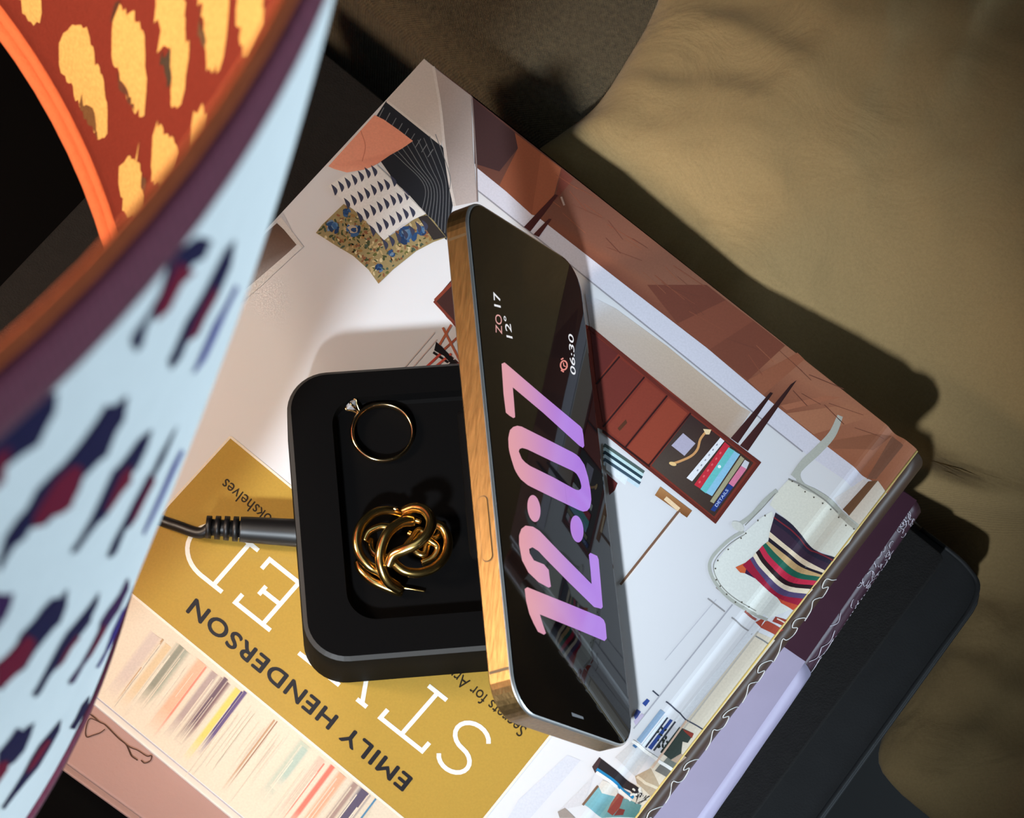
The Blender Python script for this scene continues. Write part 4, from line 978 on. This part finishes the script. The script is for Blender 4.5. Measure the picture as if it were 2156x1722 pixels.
tube('hinge', kp(((470, 950), (500, 940), (530, 945)), (5, 6, 5)), 0.8, M['ring_gold'], kn, seg=8)

# ------------------------------------------------------------------ table lamp with the ikat shade
lamp = thing('table_lamp', 'table lamp with a big ikat-patterned fabric shade, lit inside', 'lamp')
LC = V((-230.77, -244.89, 180.0)); RB, RTp, HH = 197.51, 186.94, 339.55
LN = V((math.tan(math.radians(11.05)), math.tan(math.radians(1.88)), 1)).normalized()
LA = LN.cross(V((0, 1, 0))).normalized(); LB = LN.cross(LA)
def swell(s): t = min(1, max(0, s / HH)); return 4.2 * 6.75 * t * t * (1 - t)
def rad_at(s): return RB + (RTp - RB) * s / HH + swell(s)
def cone(th, s, off_=0.0):
    a = math.radians(th); return LC + LN * s + (LA * math.cos(a) + LB * math.sin(a)) * (rad_at(s) + off_)
def cone_hit(p, inner):
    r = cone_hit0(p, inner)
    for _ in range(6): r = cone_hit0(p, inner, swell(r[1]))
    return r
def cone_hit0(p, inner, off_=0.0):
    v = ray(p); o = CAM - LC; vn, on = v.dot(LN), o.dot(LN); k = (RTp - RB) / HH; r0 = RB + off_
    a = 1 - vn * vn - (k * vn) ** 2; b_ = 2 * (o.dot(v) - on * vn - (r0 + k * on) * k * vn); c = o.dot(o) - on * on - (r0 + k * on) ** 2
    disc = b_ * b_ - 4 * a * c
    if disc < 0: t = -b_ / (2 * a)
    else: t = (-b_ + (1 if inner else -1) * math.sqrt(disc)) / (2 * a)
    h = o + v * t; s = h.dot(LN); return (math.degrees(math.atan2(h.dot(LB), h.dot(LA))), s)
TH0 = cone_hit((300, 900), False)[0]
def unwrap(t): 
    d = (t - TH0 + 180) % 360 - 180; return TH0 + d
def strip(name, s0, s1, off0, off1, m, inward=False, rows=1, nth=180, parent=lamp):
    vs_, fs = [], []
    for i in range(rows + 1):
        s = s0 + (s1 - s0) * i / rows
        for k in range(nth): vs_.append(tuple(cone(360 * k / nth, s, off0)))
    for i in range(rows): fs += ring_faces(i * nth, (i + 1) * nth, nth)
    n0 = len(vs_)
    for i in range(rows + 1):
        s = s0 + (s1 - s0) * i / rows
        for k in range(nth): vs_.append(tuple(cone(360 * k / nth, s, off1)))
    for i in range(rows): fs += ring_faces(n0 + i * nth, n0 + (i + 1) * nth, nth)
    fs += ring_faces(0, n0, nth) + ring_faces(rows * nth, n0 + rows * nth, nth)
    return fix(mesh_obj(name, vs_, fs, m, parent, True))
M['ikat_out'] = print_mat('ikat_outside', 0.9, 0.07, spec=0.1, vscale=700, bump=.2)
M['ikat_in'] = print_mat('ikat_inside', 0.95, 0.16, spec=0.05, vscale=900, bump=.5)
M['shade_cloth'] = mat('shade_cloth', (226, 229, 226), 0.95, bump=.2, bscale=1200, var=.06, vscale=200, spec=.1)
M['lining'] = mat('shade_lining', (102, 40, 30), 0.95, bump=.5, bscale=1500, var=.18, vscale=600, spec=.05)
def topx(p):
    v = p - CAM; z = v.dot(FW); return (W / 2 + FPX * v.dot(RT) / z, H / 2 + FPX * v.dot(DN) / z)
TB = 16
outer_s = strip('shade', 0, HH, 0, -0.9, M['shade_cloth'], rows=24)
lining_s = strip('lining', 0.5, HH - 0.5, -1.0, -1.8, M['lining'], rows=24)
strip('top_binding', HH - TB, HH + 0.6, 1.0, -0.2, M['maroon'], rows=4)
strip('bottom_binding', -1.2, 9, 1.0, -0.2, M['maroon'])
strip('top_inner_binding', HH - 8, HH + 0.6, -0.4, -2.2, M['rust'], rows=3)
strip('bottom_inner_binding', -1.2, 7, -0.4, -2.8, M['rust'])
def rim_tube(name, s, off_, r, m): tube(name, [cone(360 * k / 120, s, off_) for k in range(120)], r, m, lamp, seg=10, closed=True, interp=False)
rim_tube('top_piping', HH + 0.5, -1.2, 1.1, M['rust']); rim_tube('bottom_piping', -0.6, -2.0, 3.0, M['rust'])

def jag_poly(Pr, pts, inner, col, layer, amp, cap=None, rot=0.0, dens=2.2):
    """polygon in pixels -> (angle, height) with feathered warp ends"""
    uv = [V(cone_hit(p, inner)) for p in pts]; uv = [V((unwrap(p.x), p.y)) for p in uv]
    out = []
    for i in range(len(uv)):
        a, b_ = uv[i], uv[(i + 1) % len(uv)]; k = max(1, int(abs((b_ - a).x) * math.pi / 180 * RB / dens))
        for j in range(k):
            q = a.lerp(b_, j / k)
            out.append(V((q.x + random.uniform(-.05, .05), q.y + random.uniform(-amp, amp))))
    return out
def lamp_uv(p): return p
IN = Print(lambda p: p, lambda uv, o_: tuple(cone(uv[0], min(HH - 1, max(0, uv[1])), -1.85 - o_)), lambda uv: uv[0], [], step=0.06)
OUT = Print(lambda p: p, lambda uv, o_: tuple(cone(uv[0], min(HH - .5, max(0, uv[1])), 0.1 + o_)), lambda uv: uv[0], [], step=0.06)
i1 = crop(0, 0, 3.443); i2 = crop(300, 0, 3.3116); o3 = crop(0, 480, 3.312); o4 = crop(0, 950, 4.305); o5 = crop(0, 1300, 4.08)
YL = (184, 146, 84)
inner_shapes = [(i1((180, -60), (210, 60), (250, 130), (290, 170), (335, 130), (350, 60), (345, -60)), YL, 1),
    (i1((575, 150), (530, 220), (480, 280), (480, 420), (490, 500), (560, 600), (600, 700), (690, 810), (720, 900), (760, 990), (830, 960), (835, 780), (815, 640), (790, 540), (745, 430), (720, 340), (690, 230), (660, 160)), YL, 1),
    (i1((640, 690), (620, 760), (690, 880), (760, 1000), (745, 900), (740, 790), (700, 780), (660, 730)), (96, 66, 40), 2),
    (i1((920, 20), (880, 110), (860, 220), (855, 360), (890, 470), (930, 600), (990, 700), (1040, 790), (1100, 845), (1110, 760), (1120, 560), (1105, 420), (1100, 260), (1070, 130), (980, 70)), YL, 1),
    (i1((885, 20), (850, 150), (870, 130), (920, 20)), (70, 44, 34), 2), (i1((900, 500), (920, 600), (980, 730), (1030, 790), (990, 700), (960, 620)), (84, 52, 38), 2),
    (i2((150, -60), (140, 130), (185, 200), (165, 330), (250, 350), (255, 560), (250, 680), (270, 720), (320, 740), (345, 640), (365, 500), (380, 350), (360, 180), (345, -60)), YL, 1),
    (i2((185, 370), (180, 440), (210, 510), (235, 580), (260, 560), (255, 440), (250, 340), (215, 390)), (60, 50, 40), 2),
    (i2((440, -60), (470, 60), (480, 180), (500, 260), (500, 460), (570, 480), (600, 490), (620, 420), (640, 280), (655, 120), (660, -60)), YL, 1),
    (i2((455, 60), (450, 230), (485, 340), (505, 300), (480, 200), (470, 60)), (84, 62, 44), 2),
    (i2((735, -60), (715, 130), (750, 240), (760, 340), (790, 390), (850, 300), (905, 180), (915, -60)), YL, 1),
    (i1((1195, 880), (1160, 1000), (1150, 1150), (1160, 1280), (1200, 1340), (1230, 1380), (1290, 1270), (1350, 1100), (1300, 1000), (1230, 920)), YL, 1),
    (i1((1060, 1040), (1040, 1140), (960, 1150), (915, 1200), (915, 1310), (930, 1420), (960, 1560), (1020, 1570), (1090, 1540), (1090, 1380), (1080, 1250), (1080, 1200), (1050, 1150)), YL, 1),
    (i1((1085, 1250), (1075, 1310), (1100, 1400), (1110, 1330)), (84, 56, 40), 2),
    (i2((470, 745), (410, 790), (390, 900), (390, 1010), (430, 1000), (480, 900), (510, 780)), YL, 1)]
NV, CRI, PUR = (34, 30, 62), (112, 26, 48), (62, 34, 74)
outer_shapes = [(o3((1380, 30), (1260, 150), (1180, 260), (1120, 420), (1040, 560), (930, 720), (905, 830), (940, 870), (985, 820), (1020, 680), (1100, 560), (1200, 400), (1340, 280), (1420, 200), (1480, 60)), NV, 1),
    (o3((1240, 250), (1160, 380), (1080, 560), (1090, 620), (1180, 540), (1260, 400), (1360, 280)), CRI, 2),
    (o3((1640, 60), (1560, 180), (1480, 320), (1380, 500), (1290, 680), (1210, 850), (1170, 940), (1190, 980), (1250, 920), (1300, 810), (1370, 760), (1440, 600), (1520, 450), (1600, 280)), NV, 1),
    (o3((1500, 380), (1420, 520), (1330, 690), (1290, 800), (1360, 760), (1430, 620), (1510, 460)), CRI, 2),
    (o3((1640, 400), (1560, 560), (1480, 700), (1410, 850), (1340, 1010), (1350, 1020), (1430, 900), (1500, 760), (1580, 580), (1650, 440)), (78, 74, 140), 1),
    (o3((-60, 1480), (60, 1380), (180, 1250), (320, 1140), (395, 1130), (385, 1240), (330, 1350), (270, 1470), (160, 1560), (60, 1640), (-60, 1760)), NV, 1),
    (o4((-60, 20), (100, -10), (50, 160), (30, 260), (-60, 330)), CRI, 1),
    (o3((880, 1190), (790, 1260), (740, 1230), (680, 1320), (600, 1420), (520, 1530), (430, 1640), (380, 1720)) + o4((340, 330), (250, 500), (160, 640), (50, 800), (-10, 980), (-10, 1060), (60, 960), (120, 880), (210, 820), (270, 720), (400, 660), (520, 560), (620, 480), (700, 380), (760, 200), (900, 80)) + o3((740, 1600), (800, 1450), (860, 1330)), NV, 1),
    (o4((640, 120), (500, 280), (360, 460), (300, 600), (290, 700), (370, 690), (440, 610), (540, 590), (640, 470), (700, 340), (740, 200), (720, 120)), CRI, 2),
    (o3((1050, 1420), (960, 1490), (890, 1580), (820, 1680)) + o4((1020, 180), (920, 400), (820, 600), (720, 780), (650, 900), (640, 940), (690, 910), (800, 770), (890, 620), (960, 560), (1060, 420), (1150, 250), (1240, 130), (1310, 10)) + o3((1030, 1500),), NV, 1),
    (o4((1180, 120), (1080, 230), (1000, 380), (930, 560), (1000, 500), (1100, 350), (1190, 240)), CRI, 2),
    (o3((1240, 1350), (1170, 1470), (1110, 1590), (1060, 1700)) + o4((1340, 220), (1220, 440), (1120, 640), (1020, 820), (970, 930), (1000, 960), (1060, 880), (1130, 720), (1200, 640), (1290, 460), (1390, 240), (1480, 60)) + o3((1215, 1420),), NV, 1),
    (o4((1380, 200), (1290, 380), (1200, 560), (1160, 680), (1230, 600), (1320, 420), (1410, 230)), CRI, 2),
    (o4((1640, -20), (1560, 130), (1450, 380), (1370, 560), (1290, 740), (1300, 760), (1380, 600), (1480, 400), (1580, 170), (1660, 0)), (66, 62, 140), 1),
    (o4((-60, 1300), (60, 1290), (120, 1290), (90, 1400), (40, 1520), (-60, 1640)), PUR, 1),
    (o4((600, 1270), (540, 1330), (470, 1320), (380, 1420), (300, 1540), (180, 1680)) + o5((140, 220), (60, 320), (-30, 400), (-40, 600), (20, 600), (70, 520), (130, 490), (210, 430), (290, 300), (380, 170), (470, 60)) + o4((540, 1560), (600, 1400)), NV, 1),
    (o5((230, 150), (130, 260), (20, 370), (-40, 420), (-40, 600), (20, 590), (60, 540), (130, 490), (210, 400), (280, 270), (300, 190)), CRI, 2),
    (o4((890, 1290), (800, 1390), (700, 1520), (600, 1640)) + o5((510, 220), (420, 400), (330, 560), (275, 660), (300, 680), (350, 630), (420, 500), (500, 400), (590, 250), (700, 130), (780, 20)) + o4((830, 1480), (880, 1380)), NV, 1),
    (o5((660, 130), (560, 260), (490, 400), (460, 460), (540, 380), (610, 250), (690, 150)), CRI, 2),
    (o4((1150, 1150), (1080, 1290), (980, 1430), (900, 1560)) + o5((850, 100), (760, 280), (680, 420), (590, 540), (590, 580), (640, 540), (710, 420), (780, 330), (850, 200), (930, 60)) + o4((1080, 1420), (1160, 1250)), PUR, 1),
    (o5((880, 60), (800, 220), (740, 350), (770, 340), (840, 210), (910, 80)), CRI, 2),
    (o4((1180, 1280), (1100, 1450), (1010, 1640)) + o5((960, 130), (900, 290), (820, 430), (840, 430), (920, 290), (990, 150)) + o4((1080, 1620), (1180, 1400)), (60, 46, 116), 1),
    (o5((770, 660), (700, 750), (650, 860), (590, 960), (640, 950), (700, 860), (750, 760)), NV, 1),
    (o5((290, 900), (230, 950), (190, 980), (140, 950), (80, 1050), (-20, 1160), (-40, 1420), (40, 1300), (120, 1240), (200, 1150), (260, 1010)), NV, 1),
    (o5((-30, 1250), (60, 1220), (60, 1300), (-40, 1440)), CRI, 2),
    (o5((520, 870), (440, 960), (350, 1060), (270, 1190), (200, 1330), (110, 1470), (10, 1630), (30, 1640), (130, 1510), (230, 1390), (330, 1280), (430, 1110), (500, 980)), NV, 1),
    (o5((400, 1040), (320, 1140), (240, 1270), (210, 1350), (290, 1270), (370, 1150), (430, 1060)), CRI, 2)]
def put(Pr, shapes, inner, amp, dens, reps, period):
    polys = [(jag_poly(Pr, pts, inner, c, l, amp, dens=dens), c, l) for pts, c, l in shapes]
    Pr.cuts = []
    for r in range(reps):
        for uv, c, l in polys:
            a0, a1 = min(p.x for p in uv), max(p.x for p in uv)
            s = [V((p.x + r * period, p.y)) for p in uv]
            Pr.cuts = [a0 + r * period + 2.0 * k for k in range(1, int((a1 - a0) / 2.0) + 1)]
            Pr.polyuv(s, c, l)
    return polys
pi_ = put(IN, inner_shapes, True, 2.2, 1.0, 5, 72)
po_ = put(OUT, outer_shapes, False, 1.5, 3.0, 5, 72)
IN.build('lining_ikat', M['ikat_in'], lining_s)
OUT.build('ikat_print', M['ikat_out'], outer_s)
# fitter wires, stem, base, bulb and the added upper bulb
BC = LC + LN * 44 + LA * 95; UC = LC + LN * 262
for k in range(3):
    th = 40 + 120 * k; tube('fitter_wire', [cone(th, 180, -2), LC + LN * 180], 1.5, M['brass'], lamp, seg=8, interp=False)
stem_x, stem_y = LC.x + 2, LC.y
tube('stem', [V((stem_x, stem_y, Z5 + 14)), V((stem_x, stem_y, 60)), LC + LN * 10], lambda t: 9 - 2 * t, M['black_wood'], lamp, seg=16)
tube('bulb_arm', [LC + LN * 8, LC + LN * 18 + LA * 45, BC - LN * 34], 4, M['brass'], lamp, seg=10)
tube('column', [LC + LN * 5, UC - LN * 20], 4, M['brass'], lamp, seg=10, interp=False)
pr = [(62, 0), (62, 3), (58, 6), (30, 9), (14, 13), (9, 18)]
K = 40; vs_ = [(stem_x + r * math.cos(2 * math.pi * k / K), stem_y + r * math.sin(2 * math.pi * k / K), Z5 + 0.1 + h) for r, h in pr for k in range(K)]
fix(mesh_obj('base', vs_, sum([ring_faces(i * K, (i + 1) * K, K) for i in range(len(pr) - 1)], []) + [tuple(range(K)), tuple(range((len(pr) - 1) * K, len(pr) * K))], M['black_wood'], lamp, True))
tube('socket', [BC - LN * 36, BC - LN * 18], 14, M['brass'], lamp, seg=20, interp=False)
prof_b = [(0.1, -24), (12, -20), (13, -10), (22, 4), (29, 18), (30, 30), (26, 44), (16, 55), (0.1, 59)]
def make_bulb(c, ax, k0, m):
    vs_, fs = [], []; K = 24; e1 = LA if abs(ax.dot(LN)) > .9 else LN; e1 = (e1 - ax * e1.dot(ax)).normalized(); e2 = ax.cross(e1)
    for r, h in prof_b:
        for k in range(K): a = 2 * math.pi * k / K; vs_.append(tuple(c + ax * (h * k0) + (e1 * math.cos(a) + e2 * math.sin(a)) * (r * k0)))
    for i in range(len(prof_b) - 1): fs += ring_faces(i * K, (i + 1) * K, K)
    fix(mesh_obj('bulb', vs_, fs, m, lamp, True))
make_bulb(BC, LN, 1.35, M['bulb'])
tube('added_bulb_socket', [UC - LN * 28, UC - LN * 10], 12, M['brass'], lamp, seg=20, interp=False)
make_bulb(UC, LN, 0.8, M['bulb_added'])
bpy.context.view_layer.update()
